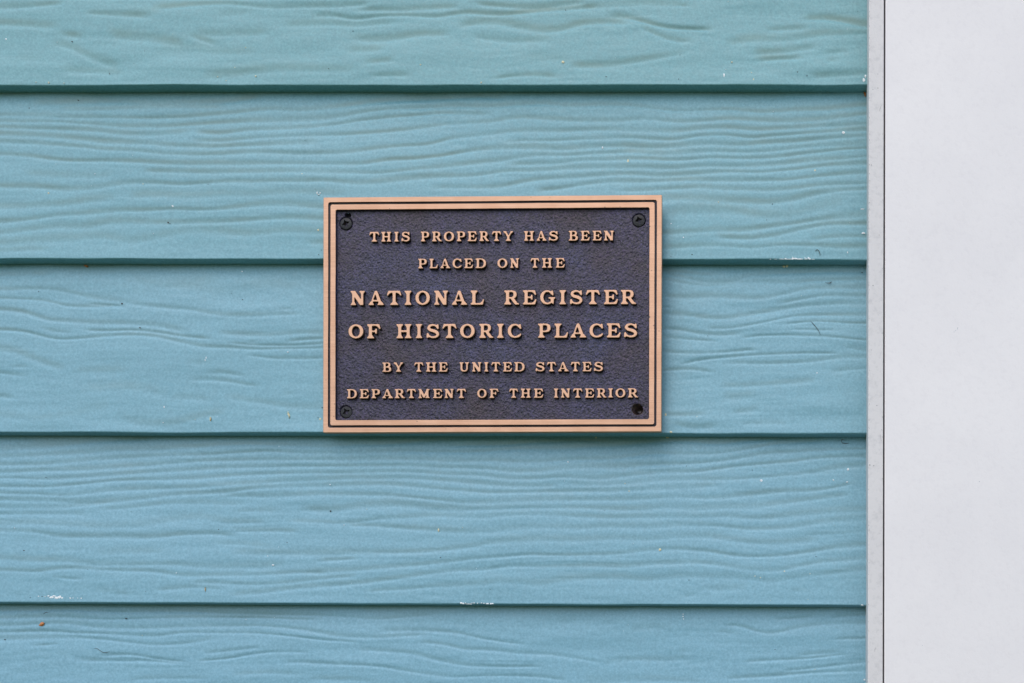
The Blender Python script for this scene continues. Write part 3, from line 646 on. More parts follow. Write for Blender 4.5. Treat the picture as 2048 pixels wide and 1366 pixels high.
ring_part('border_groove', [(3.72 * mm, -.10 * mm, 1.6 * mm, .00012), (3.95 * mm, -1.15 * mm, 1.6 * mm, 0), (4.4 * mm, -1.25 * mm, 1.5 * mm, 0), (4.6 * mm, -0.95 * mm, 1.5 * mm, .0001),
                            (4.8 * mm, -1.25 * mm, 1.5 * mm, 0), (5.2 * mm, -1.15 * mm, 1.4 * mm, 0), (5.42 * mm, -.10 * mm, 1.4 * mm, .00012)], M_GROOVE, 2)
ring_part('inner_border', [(5.42 * mm, -.10 * mm, 1.4 * mm, .00012), (5.52 * mm, 0, 1.4 * mm, .00012),
                           (9.12 * mm, 0, 1.3 * mm, .0001), (9.24 * mm, -.10 * mm, 1.3 * mm, .0001), (9.32 * mm, -.35 * mm, 1.3 * mm, .0001)], M_BRONZE, 3)
ring_part('inner_bevel', [(9.32 * mm, -.35 * mm, 1.3 * mm, .0001), (9.75 * mm, -1.75 * mm, 1.2 * mm, .0001), (10.1 * mm, -2.0 * mm, 1.1 * mm, .0001), (10.7 * mm, -2.06 * mm, 1.0 * mm, 0)], M_FIELD, 4)

# casting pits and nicks in the polished metal
pv, pf = [], []
for (px, py, r_) in [(1231.5, 600.5, .9), (1299, 453, 1.2), (1299, 634, 1.1), (1307, 651, .9), (668, 833, .8), (669, 808, .8), (668.5, 780, .7), (1137, 852, .8), (1210, 414, .8), (834, 843, .9), (1303, 541, .7), (779, 417, .7), (1240, 413, .7),
                     (1318, 662, .8), (1062, 388.5 + 6, .7), (660, 500, .6), (652, 760, .7), (892, 858, .6), (1316, 470, .6), (1100, 395, .6)]:
    x_, y_ = on_plaque(px, py); b0 = len(pv); a0 = random.uniform(0, 6)
    for j in range(7):
        a_ = a0 + j / 7 * 6.2832; q = r_ * S * random.uniform(.7, 1.2)
        pv.append((x_ + q * math.cos(a_) * 1.2, y_ + q * math.sin(a_), 0.00006))
    pf.append(tuple(range(b0, b0 + 7)))
mesh_obj('casting_pit', pv, pf, M_GROOVE, plaque)['kind'] = 'stuff'

# field: cast pebbled sheet with its screw seats
SCREWS = [(691.5, 447, 12.6, 0.42, 1), (1277.5, 440.5, 12.8, 0.30, 1), (691.5, 823.5, 12.2, 0.48, 0)]
HOLE = (1275, 818.5)
fw, fh = PW / 2 - 10.35 * mm, PH / 2 - 10.35 * mm
fs = 0.00040
gx = np.linspace(-fw, fw, int(2 * fw / fs)); gy = np.linspace(-fh, fh, int(2 * fh / fs))
FX, FY = np.meshgrid(gx, gy)
Hf = FZ + 0.00006 * noise2(FX, FY, .0017, .0017, 71) + 0.00012 * noise2(FX, FY, .0009, .0009, 72) + 0.00012 * noise2(FX, FY, .018, .018, 73)
q_ = np.array([on_plaque(x_, y_, FZ) for (x_, y_) in ((695.5, 431), (0, 0))])[0]
dk = np.hypot(FX - q_[0], FY - q_[1]); Hf = Hf - 0.0033 * np.clip((0.00235 - dk) / 0.0004, 0, 1)
for (sx_, sy_, rp, ra, kd) in SCREWS:
    cx_, cy_ = on_plaque(sx_, sy_, FZ)
    dk = np.hypot(FX - cx_, FY - cy_); rr_ = rp * S * 0.985
    Hf = Hf - 0.0012 * np.clip((rr_ + 0.00045 - dk) / 0.0004, 0, 1)
hx, hy = on_plaque(HOLE[0], HOLE[1], FZ); HR = 0.0042
dk = np.hypot(FX - hx, FY - hy)
Hf = Hf - 0.0003 * np.clip((HR + 0.0007 - dk) / 0.0009, 0, 1)
Pf = np.stack([FX, FY, Hf], -1)
fo = grid_mesh('field_plate', Pf, M_FIELD, plaque)
import bmesh
bm = bmesh.new(); bm.from_mesh(fo.data)
dead = [v_ for v_ in bm.verts if math.hypot(v_.co.x - hx, v_.co.y - hy) < HR - 0.0002]
bmesh.ops.delete(bm, geom=dead, context='VERTS'); bm.to_mesh(fo.data); bm.free()
# open screw hole: countersink and bore
hv = []; hf = []; NH = 48
prof = [(HR + 0.00055, FZ - 0.00022, 0), (HR + 0.0001, FZ - 0.00030, 0), (HR - 0.0002, FZ - 0.0007, 0.0), (0.0034, FZ - 0.0020, 0.5), (0.0026, FZ - 0.0026, 1), (0.0025, FZ - 0.0052, 1), (0.0001, FZ - 0.0053, 1)]
for (r_h, z_h, of) in prof:
    for j in range(NH):
        a_ = j / NH * 2 * math.pi
        hv.append((hx + 0.0007 * of + r_h * math.cos(a_), hy - 0.0002 * of + r_h * math.sin(a_), z_h))
for k_ in range(len(prof) - 1):
    for j in range(NH):
        j2 = (j + 1) % NH; hf.append((k_ * NH + j, k_ * NH + j2, (k_ + 1) * NH + j2, (k_ + 1) * NH + j))
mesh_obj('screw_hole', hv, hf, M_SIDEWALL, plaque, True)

def screw(cx_, cy_, rad, rot, domed):
    NA_, NR = 96, 34
    rr = np.linspace(0.00003, rad, NR); aa = np.arange(NA_) / NA_ * 2 * math.pi
    RR, AA = np.meshgrid(rr, aa, indexing='ij')
    x = RR * np.cos(AA); y = RR * np.sin(AA)
    u = np.abs(x * math.cos(rot) + y * math.sin(rot)); v_ = np.abs(-x * math.sin(rot) + y * math.cos(rot))
    ro = 0.0036; p = 0.60
    nrm = (u ** p + v_ ** p) ** (1 / p)
    dep = np.clip((ro - nrm) * 2.6, 0, 0.0026)
    dome = (0.0007 if domed else 0.0003) * (1 - (RR / rad) ** 2) - np.clip((RR - rad * 0.93) / (rad * 0.07), 0, 1) ** 2 * 0.0006
    z = FZ + (0.00035 if domed else 0.0000) + dome - dep + 0.00003 * noise2(x, y, .0007, .0007, int(rot * 1000))
    P = np.stack([cx_ + x, cy_ + y, z], -1)
    ins = nrm < ro * 1.0
    def part(name, mask_fn, mat, par):
        vs = P.reshape(-1, 3); fs_ = []
        for i_ in range(NR - 1):
            for j in range(NA_):
                j2 = (j + 1) % NA_
                ctr = ins[i_, j] and ins[i_, j2] and ins[i_ + 1, j] and ins[i_ + 1, j2]
                if bool(ctr) == mask_fn: fs_.append((i_ * NA_ + j, i_ * NA_ + j2, (i_ + 1) * NA_ + j2, (i_ + 1) * NA_ + j)[::-1])
        return mesh_obj(name, vs, fs_, mat, par, True)
    s_ = part('screw', False, M_SCREW, plaque)
    # skirt down into the seat
    part('cross_recess', True, M_RECESS, s_)
for (sx_, sy_, rp, ra, kd) in SCREWS:
    cx_, cy_ = on_plaque(sx_, sy_, FZ + 0.0007)
    screw(cx_, cy_, rp * S * 0.97, ra, kd)

# ------------------------------------------------------------------ letters (bold slab serif capitals, drawn here)
G = 72; PADC = 0.16
def raster(width, shapes):
    """shapes: list of (sign, fn(X, Y) -> inside mask); returns smoothed coverage grid"""
    nx = int((width + 2 * PADC) * G); ny = int((1 + 2 * PADC) * G)
    X, Y = np.meshgrid((np.arange(nx) + .5) / G - PADC, (np.arange(ny) + .5) / G - PADC)
    m = np.zeros(X.shape, bool)
    for sgn, fn in shapes:
        if sgn > 0: m |= fn(X, Y)
        else: m &= ~fn(X, Y)
    a_ = m.astype(float)
    sg = 0.023 * G; n = int(3 * sg) + 1; k_ = np.exp(-0.5 * (np.arange(-n, n + 1) / sg) ** 2); k_ /= k_.sum()
    a_ = np.apply_along_axis(lambda r_: np.convolve(r_, k_, 'same'), 0, a_)
    a_ = np.apply_along_axis(lambda r_: np.convolve(r_, k_, 'same'), 1, a_)
    return a_
def poly(*pts):
    pts = [(pts[i], pts[i + 1]) for i in range(0, len(pts), 2)]
    def fn(X, Y):
        c_ = np.zeros(X.shape, bool); j = len(pts) - 1
        for i in range(len(pts)):
            xi, yi = pts[i]; xj, yj = pts[j]
            if yi != yj:
                c_ ^= ((yi > Y) != (yj > Y)) & (X < (xj - xi) * (Y - yi) / (yj - yi) + xi)
            j = i
        return c_
    return (1, fn)
def rect(x0, y0, x1, y1): return (1, lambda X, Y: (X > x0) & (X < x1) & (Y > y0) & (Y < y1))
def ell(cx, cy, rx, ry, e=2.0, sgn=1): return (sgn, lambda X, Y: (np.abs((X - cx) / rx) ** e + np.abs((Y - cy) / ry) ** e) < 1)
def cut(s): return (-1, s[1])
def clipx(s, x0): return (s[0], lambda X, Y: s[1](X, Y) & (X > x0))
def spine(pts):
    """variable-width brush: list of (x, y, r), smoothed"""
    p = np.array(pts, float); tt = np.linspace(0, len(p) - 1, 160); o_ = []
    for t_ in tt:
        i = min(int(t_), len(p) - 2); f_ = t_ - i
        p0, p1, p2, p3 = p[max(i - 1, 0)], p[i], p[i + 1], p[min(i + 2, len(p) - 1)]
        o_.append(0.5 * ((2 * p1) + (-p0 + p2) * f_ + (2 * p0 - 5 * p1 + 4 * p2 - p3) * f_ ** 2 + (-p0 + 3 * p1 - 3 * p2 + p3) * f_ ** 3))
    def fn(X, Y):
        m = np.zeros(X.shape, bool)
        for (x_, y_, r_) in o_: m |= (X - x_) ** 2 + (Y - y_) ** 2 < r_ * r_
        return m
    return (1, fn)
def foot(a_, b_, l_, r_):          # bracketed slab under a stem a..b, slab l..r
    return poly(l_, 0, r_, 0, r_ - .005, .085, r_ - .06, .115, b_, .25, a_, .25, l_ + .06, .115, l_ + .005, .085)
def head(a_, b_, l_, r_):
    return poly(l_, 1, r_, 1, r_ - .005, .915, r_ - .06, .885, b_, .76, a_, .76, l_ + .06, .885, l_ + .005, .915)
GL = {}
GL['I'] = (.48, [rect(.13, 0, .35, 1), foot(.13, .35, 0, .48), head(.13, .35, 0, .48)])
GL['H'] = (1.05, [rect(.13, 0, .34, 1), rect(.71, 0, .92, 1), rect(.3, .44, .75, .57), foot(.13, .34, 0, .47), head(.13, .34, 0, .47), foot(.71, .92, .58, 1.05), head(.71, .92, .58, 1.05)])
GL['T'] = (1.0, [rect(.39, 0, .61, 1), foot(.39, .61, .22, .78), poly(.10, 1, .90, 1, 1.0, .70, .985, .66, .92, .655, .86, .76, .77, .83, .69, .855, .61, .85, .5, .8, .39, .85, .31, .855, .23, .83, .14, .76, .08, .655, .015, .66, 0, .70)])
EB = [rect(.13, 0, .36, 1), poly(0, 1, .2, 1, .2, .8, .13, .8, .06, .885, .005, .915), rect(.1, .875, .84, 1), poly(.80, 1, .87, 1, .955, .70, .93, .66, .86, .66, .80, .77, .70, .85, .58, .89), rect(.3, .45, .60, .565),
      poly(.56, .565, .60, .69, .67, .70, .70, .66, .70, .36, .67, .32, .60, .33, .56, .45, .45, .45, .45, .565)]
GL['F'] = (.95, EB + [foot(.13, .36, 0, .51)])
GL['E'] = (.97, EB + [poly(0, 0, .2, 0, .2, .2, .13, .2, .06, .115, .005, .085), rect(.1, 0, .86, .125), poly(.80, 0, .87, 0, .975, .33, .955, .375, .88, .375, .80, .23, .70, .15, .55, .115)])
GL['L'] = (.95, [rect(.13, 0, .35, 1), head(.13, .35, 0, .50), poly(0, 0, .2, 0, .2, .2, .13, .2, .06, .115, .005, .085), rect(.1, 0, .84, .125), poly(.78, 0, .86, 0, .955, .36, .93, .41, .87, .40, .80, .24, .70, .15, .55, .115)])
GL['P'] = (.90, [rect(.13, 0, .35, 1), foot(.13, .35, 0, .50), poly(0, 1, .2, 1, .2, .8, .13, .8, .06, .885, .005, .915), rect(.1, .88, .58, 1), rect(.3, .40, .58, .51),
                 clipx(ell(.57, .70, .33, .30, 2.3), .50), cut(ell(.50, .70, .165, .185, 2.6)), cut(rect(.35, .515, .50, .885)), rect(.13, .3, .35, 1)])
GL['R'] = (1.04, [rect(.13, 0, .35, 1), foot(.13, .35, 0, .50), poly(0, 1, .2, 1, .2, .8, .13, .8, .06, .885, .005, .915), rect(.1, .88, .58, 1), rect(.3, .43, .56, .54),
                  clipx(ell(.56, .715, .31, .285, 2.3), .50), cut(ell(.48, .715, .165, .17, 2.6)), cut(rect(.35, .545, .48, .885)), rect(.13, .3, .35, 1),
                  poly(.42, .46, .68, .46, .93, .12, 1.03, .10, 1.04, .03, 1.02, 0, .76, 0, .72, .05)])
GL['B'] = (.95, [rect(.13, 0, .36, 1), rect(0, 0, .55, .115), rect(0, .885, .55, 1), poly(.06, .115, .13, .2, .2, .2, .2, .1), poly(.06, .885, .13, .8, .2, .8, .2, .9), rect(.3, .46, .56, .56),
                 clipx(ell(.55, .745, .31, .255, 2.3), .46), clipx(ell(.57, .275, .38, .275, 2.3), .46), cut(ell(.50, .755, .15, .135, 2.4)), cut(rect(.36, .62, .5, .89)),
                 cut(ell(.53, .28, .185, .165, 2.4)), cut(rect(.36, .115, .53, .445)), rect(.13, 0, .36, 1)])
GL['D'] = (1.05, [rect(.13, 0, .36, 1), rect(0, 0, .50, .115), rect(0, .885, .50, 1), poly(.06, .115, .13, .2, .2, .2, .2, .1), poly(.06, .885, .13, .8, .2, .8, .2, .9),
                  clipx(ell(.50, .5, .55, .5, 2.2), .40), cut(ell(.47, .5, .34, .385, 2.3)), rect(.13, 0, .36, 1)])
GL['O'] = (1.0, [ell(.5, .5, .5, .515, 2.05), cut(ell(.5, .5, .265, .385, 2.05))])
GL['C'] = (.95, [ell(.49, .5, .49, .515, 2.05), cut(ell(.52, .5, .285, .385, 2.05)), cut(rect(.66, .27, 1.2, .72)), cut(poly(.60, .27, 1.2, .27, 1.2, .02, .93, .16)),
                 cut(poly(.55, .64, .80, .64, .80, .75, .6, .7)), poly(.80, .97, .86, 1.0, .91, .99, .95, .68, .92, .63, .84, .64, .78, .76, .70, .84),
                 spine([(.60, .055, .06), (.76, .10, .062), (.86, .19, .060), (.895, .26, .058)])])
GL['G'] = (1.08, [ell(.49, .5, .49, .515, 2.05), cut(ell(.52, .5, .285, .385, 2.05)), cut(rect(.66, .10, 1.2, .72)),
                  poly(.80, .97, .86, 1.0, .91, .99, .95, .68, .92, .63, .84, .64, .78, .76, .70, .84),
                  poly(.58, .50, 1.06, .50, 1.08, .45, 1.05, .40, .97, .36, .95, .02, .90, 0, .82, .10, .55, .0, .55, .12, .74, .20, .74, .36, .66, .39, .58, .42)])
GL['S'] = (.90, [spine([(.74, .74, .05), (.66, .87, .062), (.46, .935, .066), (.24, .88, .085), (.15, .72, .098), (.27, .585, .105), (.50, .515, .11), (.70, .42, .112), (.785, .27, .098), (.68, .115, .08), (.44, .062, .066), (.22, .13, .06), (.12, .27, .05)]),
                 poly(.70, .93, .77, 1.0, .83, .99, .86, .68, .83, .63, .76, .64, .70, .76), poly(.02, .0, .08, 0, .20, .10, .20, .22, .14, .36, .07, .38, .02, .34, .0, .1)])
GL['N'] = (1.0, [rect(.12, 0, .275, 1), rect(.725, 0, .88, 1), poly(.05, 1, .33, 1, .88, .16, .88, 0, .66, 0, .12, .82), poly(0, 1, .2, 1, .2, .8, .12, .8, .06, .885, .005, .915), foot(.12, .275, 0, .39), head(.725, .88, .61, 1.0)])
GL['A'] = (1.08, [poly(.43, .97, .47, 1, .58, 1, .62, .97, .95, .09, .70, .09, .48, .76, .27, .09, .13, .09), rect(.28, .25, .76, .37), foot(.13, .27, 0, .40), foot(.71, .93, .60, 1.08),
                  cut(poly(.345, .40, .605, .40, .485, .78)), cut(poly(.30, .24, .72, .24, .66, .09, .58, .0, .44, .0, .36, .08))])
GL['U'] = (1.03, [rect(.12, .3, .33, 1), rect(.73, .3, .89, 1), head(.12, .33, 0, .46), head(.73, .89, .59, 1.03), ell(.505, .33, .385, .345, 2.2), cut(ell(.53, .35, .20, .225, 2.2)), cut(rect(.33, .35, .73, .84))])
GL['Y'] = (1.05, [rect(.42, 0, .64, .5), foot(.42, .64, .25, .81), poly(.10, 1, .36, 1, .60, .52, .64, .42, .42, .36, .42, .42), poly(.75, 1, .92, 1, .64, .40, .50, .46), head(.17, .29, 0, .44), head(.80, .86, .63, 1.05),
                  cut(poly(.35, 1.0, .35, .88, .30, .80, .545, .56, .79, .80, .74, .88, .74, 1.0, .44, 1.02)), poly(.16, .90, .36, .90, .62, .48, .5, .38, .42, .42), poly(.76, .90, .90, .90, .64, .42, .50, .46)])
GL['M'] = (1.15, [rect(.12, 0, .265, 1), rect(.83, 0, 1.04, 1), poly(.05, 1, .30, 1, .60, .38, .86, 1, 1.04, 1, 1.04, .8, .66, .06, .50, .06, .12, .82), poly(0, 1, .2, 1, .2, .8, .12, .8, .06, .885, .005, .915),
                  poly(1.15, 1, .95, 1, .95, .8, 1.04, .8, 1.09, .885, 1.145, .915), foot(.12, .265, 0, .38), foot(.83, 1.04, .72, 1.15)])

def contours(a_, lev=0.5):
    ny, nx = a_.shape; seg = {}
    def ip(p, q):
        va, vb = a_[p[1], p[0]], a_[q[1], q[0]]; t_ = (lev - va) / (vb - va)
        return (p[0] + (q[0] - p[0]) * t_, p[1] + (q[1] - p[1]) * t_)
    inside = a_ > lev
    cell = inside[:-1, :-1].astype(int) + inside[:-1, 1:] * 2 + inside[1:, 1:] * 4 + inside[1:, :-1] * 8
    pts = {}
    TB = {1: [(3, 0)], 2: [(0, 1)], 3: [(3, 1)], 4: [(1, 2)], 5: [(3, 2), (1, 0)], 6: [(0, 2)], 7: [(3, 2)], 8: [(2, 3)], 9: [(2, 0)], 10: [(0, 3), (2, 1)], 11: [(2, 1)], 12: [(1, 3)], 13: [(1, 0)], 14: [(0, 3)]}
    for (y, x) in zip(*np.where((cell > 0) & (cell < 15))):
        c_ = [(x, y), (x + 1, y), (x + 1, y + 1), (x, y + 1)]
        key = [('h', x, y), ('v', x + 1, y), ('h', x, y + 1), ('v', x, y)]
        ed = [(0, 1), (1, 2), (3, 2), (0, 3)]
        for (s0, s1) in TB[cell[y, x]]:
            for s_ in (s0, s1):
                if key[s_] not in pts: pts[key[s_]] = ip(c_[ed[s_][0]], c_[ed[s_][1]])
            seg[key[s0]] = key[s1]
    loops = []
    while seg:
        st, nx_ = seg.popitem(); lp = [st]; cur = nx_
        while cur != st:
            lp.append(cur); cur = seg.pop(cur)
        loops.append(np.array([pts[k_] for k_ in lp]))
    return loops
def resample(L, step):
    d_ = np.hypot(*(np.roll(L, -1, 0) - L).T); s_ = np.concatenate([[0], np.cumsum(d_)]); n = max(12, int(s_[-1] / step))
    u = np.arange(n) / n * s_[-1]; X = np.append(L[:, 0], L[0, 0]); Y = np.append(L[:, 1], L[0, 1])
    return np.stack([np.interp(u, s_, X), np.interp(u, s_, Y)], -1)
GLYPH = {}
def glyph(ch, size_key):
    """letter mesh in units of cap height (x, y) and metres (z)"""
    key = (ch, size_key)
    if key in GLYPH: return GLYPH[key]
    wd, shp = GL[ch]
    grow = 0.5 if size_key == 'big' else 0.46
    loops = [resample(l, 2.6) / G - PADC for l in contours(raster(wd, shp), grow)]
    loops = [l for l in loops if len(l) > 12]
    x_min = min(l[:, 0].min() for l in loops); x_max = max(l[:, 0].max() for l in loops)
    y_min = min(l[:, 1].min() for l in loops); y_max = max(l[:, 1].max() for l in loops)
    cap = 0.0107 if size_key == 'big' else 0.0073
    outs = []
    for l in loops:
        l = (l - [x_min, y_min]) / [x_max - x_min, y_max - y_min] * [wd, 1.0]
        tg = np.roll(l, -1, 0) - np.roll(l, 1, 0); tg /= np.linalg.norm(tg, axis=1)[:, None] + 1e-9
        nr = np.stack([tg[:, 1], -tg[:, 0]], -1)
        outs.append((l, nr))
    def area(l): return 0.5 * np.sum(l[:, 0] * np.roll(l[:, 1], -1) - np.roll(l[:, 0], -1) * l[:, 1])
    big = max(outs, key=lambda q: abs(area(q[0])))
    if area(big[0]) < 0: outs = [(l, -n) for (l, n) in outs]      # normals point out of the metal
    prof = [(-0.00034, 0.0), (-0.00016, -0.00004), (-0.00002, -0.00016), (0.00006, -0.00045), (0.00016, -0.0014), (0.00030, FZ - 0.00015)]
    verts = []; faces = []; fm = []; top = []
    for (l, nr) in outs:
        n = len(l); b0 = len(verts)
        for (of, z) in prof:
            p = l + nr * of / cap
            verts += [(x, y, z) for x, y in p]
        for k_ in range(len(prof) - 1):
            for j in range(n):
                j2 = (j + 1) % n
                faces.append((b0 + k_ * n + j, b0 + k_ * n + j2, b0 + (k_ + 1) * n + j2, b0 + (k_ + 1) * n + j)); fm.append(0 if k_ < 3 else 1)
        top.append((b0, l + nr * prof[0][0] / cap))
    order = sorted(top, key=lambda q: -abs(area(q[1])))
    flat_idx = [i for (b0, l) in order for i in range(b0, b0 + len(l))]
    tri = tessellate_polygon([[Vector((p[0], p[1], 0)) for p in l] for (b0, l) in order])
    for t3 in tri: faces.append(tuple(flat_idx[i] for i in t3)); fm.append(0)
    me = bpy.data.meshes.new('letter'); me.from_pydata(verts, [], faces)
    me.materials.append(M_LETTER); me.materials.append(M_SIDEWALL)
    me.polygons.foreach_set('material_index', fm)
    bm = bmesh.new(); bm.from_mesh(me); bmesh.ops.recalc_face_normals(bm, faces=bm.faces[:]); bm.to_mesh(me); bm.free()
    me.update()
    GLYPH[key] = (me, wd); return GLYPH[key]

def px1(o, k): return lambda *v: [(o + a_ / k) for a_ in v]
A, B, Cc, Dd = (640, 5.689), (980, 5.689), (680, 6.827), (980, 6.606)
LINES = [   # (text runs as letter, crop, left, right), baseline left/right at x=700/1270, cap height px, size
 ([('T',A,560,672),('H',A,695,808),('I',A,843,893),('S',A,925,1020),('P',A,1145,1240),('R',A,1272,1385),('O',A,1407,1525),('P',A,1553,1650),('E',A,1677,1783),('R',A,1812,1922),('T',B,20,125),('Y',B,150,262),
   ('H',B,385,500),('A',B,528,642),('S',B,668,772),('B',B,895,1000),('E',B,1030,1135),('E',B,1165,1270),('N',B,1295,1410)], 483.6, 480.6, 19.8, 'small'),
 ([('P',A,1115,1213),('L',A,1243,1340),('A',A,1367,1480),('C',A,1507,1610),('E',A,1640,1740),('D',A,1768,1888),('O',B,83,197),('N',B,228,330),('T',B,460,560),('H',B,590,705),('E',B,745,850)], 537.4, 534.6, 19.5, 'small'),
 ([('N',Cc,143,338),('A',Cc,388,597),('T',Cc,640,835),('I',Cc,880,975),('O',Cc,1028,1225),('N',Cc,1283,1473),('A',Cc,1525,1733),('L',Cc,1780,1965),('R',Dd,185,382),('E',Dd,432,612),('G',Dd,663,862),('I',Dd,915,1003),
   ('S',Dd,1055,1220),('T',Dd,1265,1450),('E',Dd,1503,1690),('R',Dd,1728,1930)], 610.4, 608.2, 28.7, 'big'),
 ([('O',Cc,115,317),('F',Cc,368,550),('H',Cc,768,975),('I',Cc,1033,1122),('S',Cc,1180,1352),('T',Cc,1397,1590),('O',Cc,1638,1838),('R',A,1810,1970),('I',Dd,92,180),('C',Dd,233,412),('P',Dd,633,800),('L',Dd,848,1030),
   ('A',Dd,1062,1270),('C',Dd,1313,1492),('E',Dd,1540,1725),('S',Dd,1770,1943)], 677.0, 674.8, 28.5, 'big'),
 ([('B',A,708,810),('Y',A,837,945),('T',A,1070,1175),('H',A,1203,1323),('E',A,1350,1452),('U',A,1585,1695),('N',A,1728,1835),('I',A,1868,1915),('T',B,13,118),('E',B,145,250),('D',B,275,393),
   ('S',B,518,620),('T',B,645,750),('A',B,773,893),('T',B,918,1023),('E',B,1050,1155),('S',B,1182,1285)], 744.0, 742.4, 19.0, 'small'),
 ([('D',A,305,418),('E',A,450,555),('P',A,583,680),('A',A,705,828),('R',A,848,965),('T',A,985,1090),('M',A,1117,1245),('E',A,1283,1390),('N',A,1415,1520),('T',A,1553,1660),('O',A,1788,1895),('F',A,1927,2030),
   ('T',B,218,318),('H',B,348,462),('E',B,497,605),('I',B,725,775),('N',B,805,913),('T',B,943,1050),('E',B,1078,1185),('R',B,1213,1325),('I',B,1345,1398),('O',B,1427,1540),('R',B,1567,1685)], 796.8, 795.0, 18.6, 'small')]
for (run, bl, br, cap, size) in LINES:
    for (ch, (ox, kx), u0, u1) in run:
        x0, x1 = ox + u0 / kx, ox + u1 / kx
        base = bl + (br - bl) * ((x0 + x1) / 2 - 700) / 570
        me, wd = glyph(ch, size)
        ax, ay = on_plaque(x0, base); bx, by = on_plaque(x1, base); cx_, cy_ = on_plaque(x0, base - cap)
        o = bpy.data.objects.new('letter', me); C.objects.link(o); o.parent = plaque
        o.location = (ax, (ay + by) / 2, random.uniform(-0.00004, 0.00004))
        o.scale = ((bx - ax) / wd, cy_ - ay, 1.0)
        o.rotation_euler = (0, 0, random.uniform(-.006, .006))

# ------------------------------------------------------------------ small debris stuck to the siding
def surf(px, py, lift=0.0001):
    i = next((j for j in range(1, len(EDGES)) if edge(j, px) > py), len(EDGES) - 1)
    e = edge(i, px); ht = (e - edge(i - 1, px)) * S; zb0 = ZC + (PY0 - e) * S; d_ = 0.0
    for _ in range(5):
        z = ZC + (PY0 - py) * S * (D - d_) / D; d_ = -T * (z - zb0) / ht
    p = at(px, py, d_ + lift); return p
def flakes(name, items, mat, label, cat, kind='stuff'):
    V, F = [], []
    for (px, py, rx, ry) in items:
        q0 = 0.85 if mat is M_DARK else 1.3
        rx, ry = rx * q0, ry * q0
        c_ = surf(px, py); n = random.choice([5, 6, 7]); b0 = len(V); a0 = random.uniform(0, 6.28)
        for j in range(n):
            a_ = a0 + j / n * 6.2832; q = random.uniform(.65, 1.15)
            V.append((c_.x + math.cos(a_) * rx * q * S, c_.y + 0.00005, c_.z + math.sin(a_) * ry * q * S))
        V.append((c_.x, c_.y - 0.00022, c_.z))
        for j in range(n): F.append((b0 + j, b0 + (j + 1) % n, b0 + n))
    o = mesh_obj(name, V, F, mat); tag(o, label, cat); o['kind'] = kind; return o
cream = [(470,135,2.2,2.6),(402,149,1.2,1.4),(435,153,1,1),(452,161,1.2,1),(511,152,1.4,1.4),(97,165,1.3,1.6),(72,164,1,1),(128,166,1,1),(491,95,1,1),(97,386,1.6,1.6),(1126,124,2.2,2.4),(962,165,1.4,1.4),(841,129,1.3,1.4),
 (1507,159,2,2.2),(1464,124,1.2,1.2),(1503,145,1,1),(1256,322,1.6,2.6),(1630,341,1.5,1.5),(1358,692,3.2,3),(1331,830,1.6,3),(1334,838,2,3.6),(1332,846,1.6,2.6),(1399,838,2.2,1.6),(1394,834,1.4,1.4),(421,838,1.6,4),(578,831,1.8,4),(576,826,1,3),
 (1320,1099,2.6,2.4),(1669,1051,1.3,3),(1616,1199,2.2,3.4),(1569,1143,1.8,1.8),(1568,533,3,1.8),(1574,532,2,2.4),(640,838,1.8,1.8),(634,852,2,2),(1342,864,2,2),(1335,875,3,1.4),(636,460,1.8,1.8),(877,1060,1.4,3),(1250,967,1,1),(1541,1201,1,3),(1510,1152,1.3,1),(1521,1155,1,1),(1620,1147,1.2,1),(604,348,1.3,1.3),
 (286,368,1,1),(390,839,.8,.8),(1437,404,1,1),(1258,982,1,1),(1192,875,1.6,1.4)]
white = [(12,78,1.6,1.4),(465,52,1.2,1),(345,412,1.6,1.6),(1448,150,1.4,3),(1205,295,1.2,2.4),(1687,265,2.6,2.2),(1367,475,1.6,1.6),(546,1130,2.4,1.2),(1523,961,2.4,2),(1696,938,2,2.2),(1694,964,1.6,1.4),(1136,924,1.6,1.4),(660,969,1.2,1.2),(688,1050,1,1),(637,389,2,1),(634,386,1,2),(640,386,1,1),
 (1366,1228,1,1.2),(1366,1233,1,1.2),(1367,1238,1,1.2),(484,543,1.2,1.2),(412,716,.8,2.6),(410,720,.8,2),(575,704,1.6,1.2),(328,814,1,1.6),(326,845,1,1),(1342,447,1,1),(1560,511,1,1),(1480,504,1,3),(1695,505,1,2),(1725,418,3,1),(1727,466,3,1.4),(1667,960,1.4,1.2),(1729,1359,1.6,1.4),(1634,746,1.2,1.2),(1728,160,2,4),(1731,153,1.4,3),(1724,1210,2.6,1.4)]
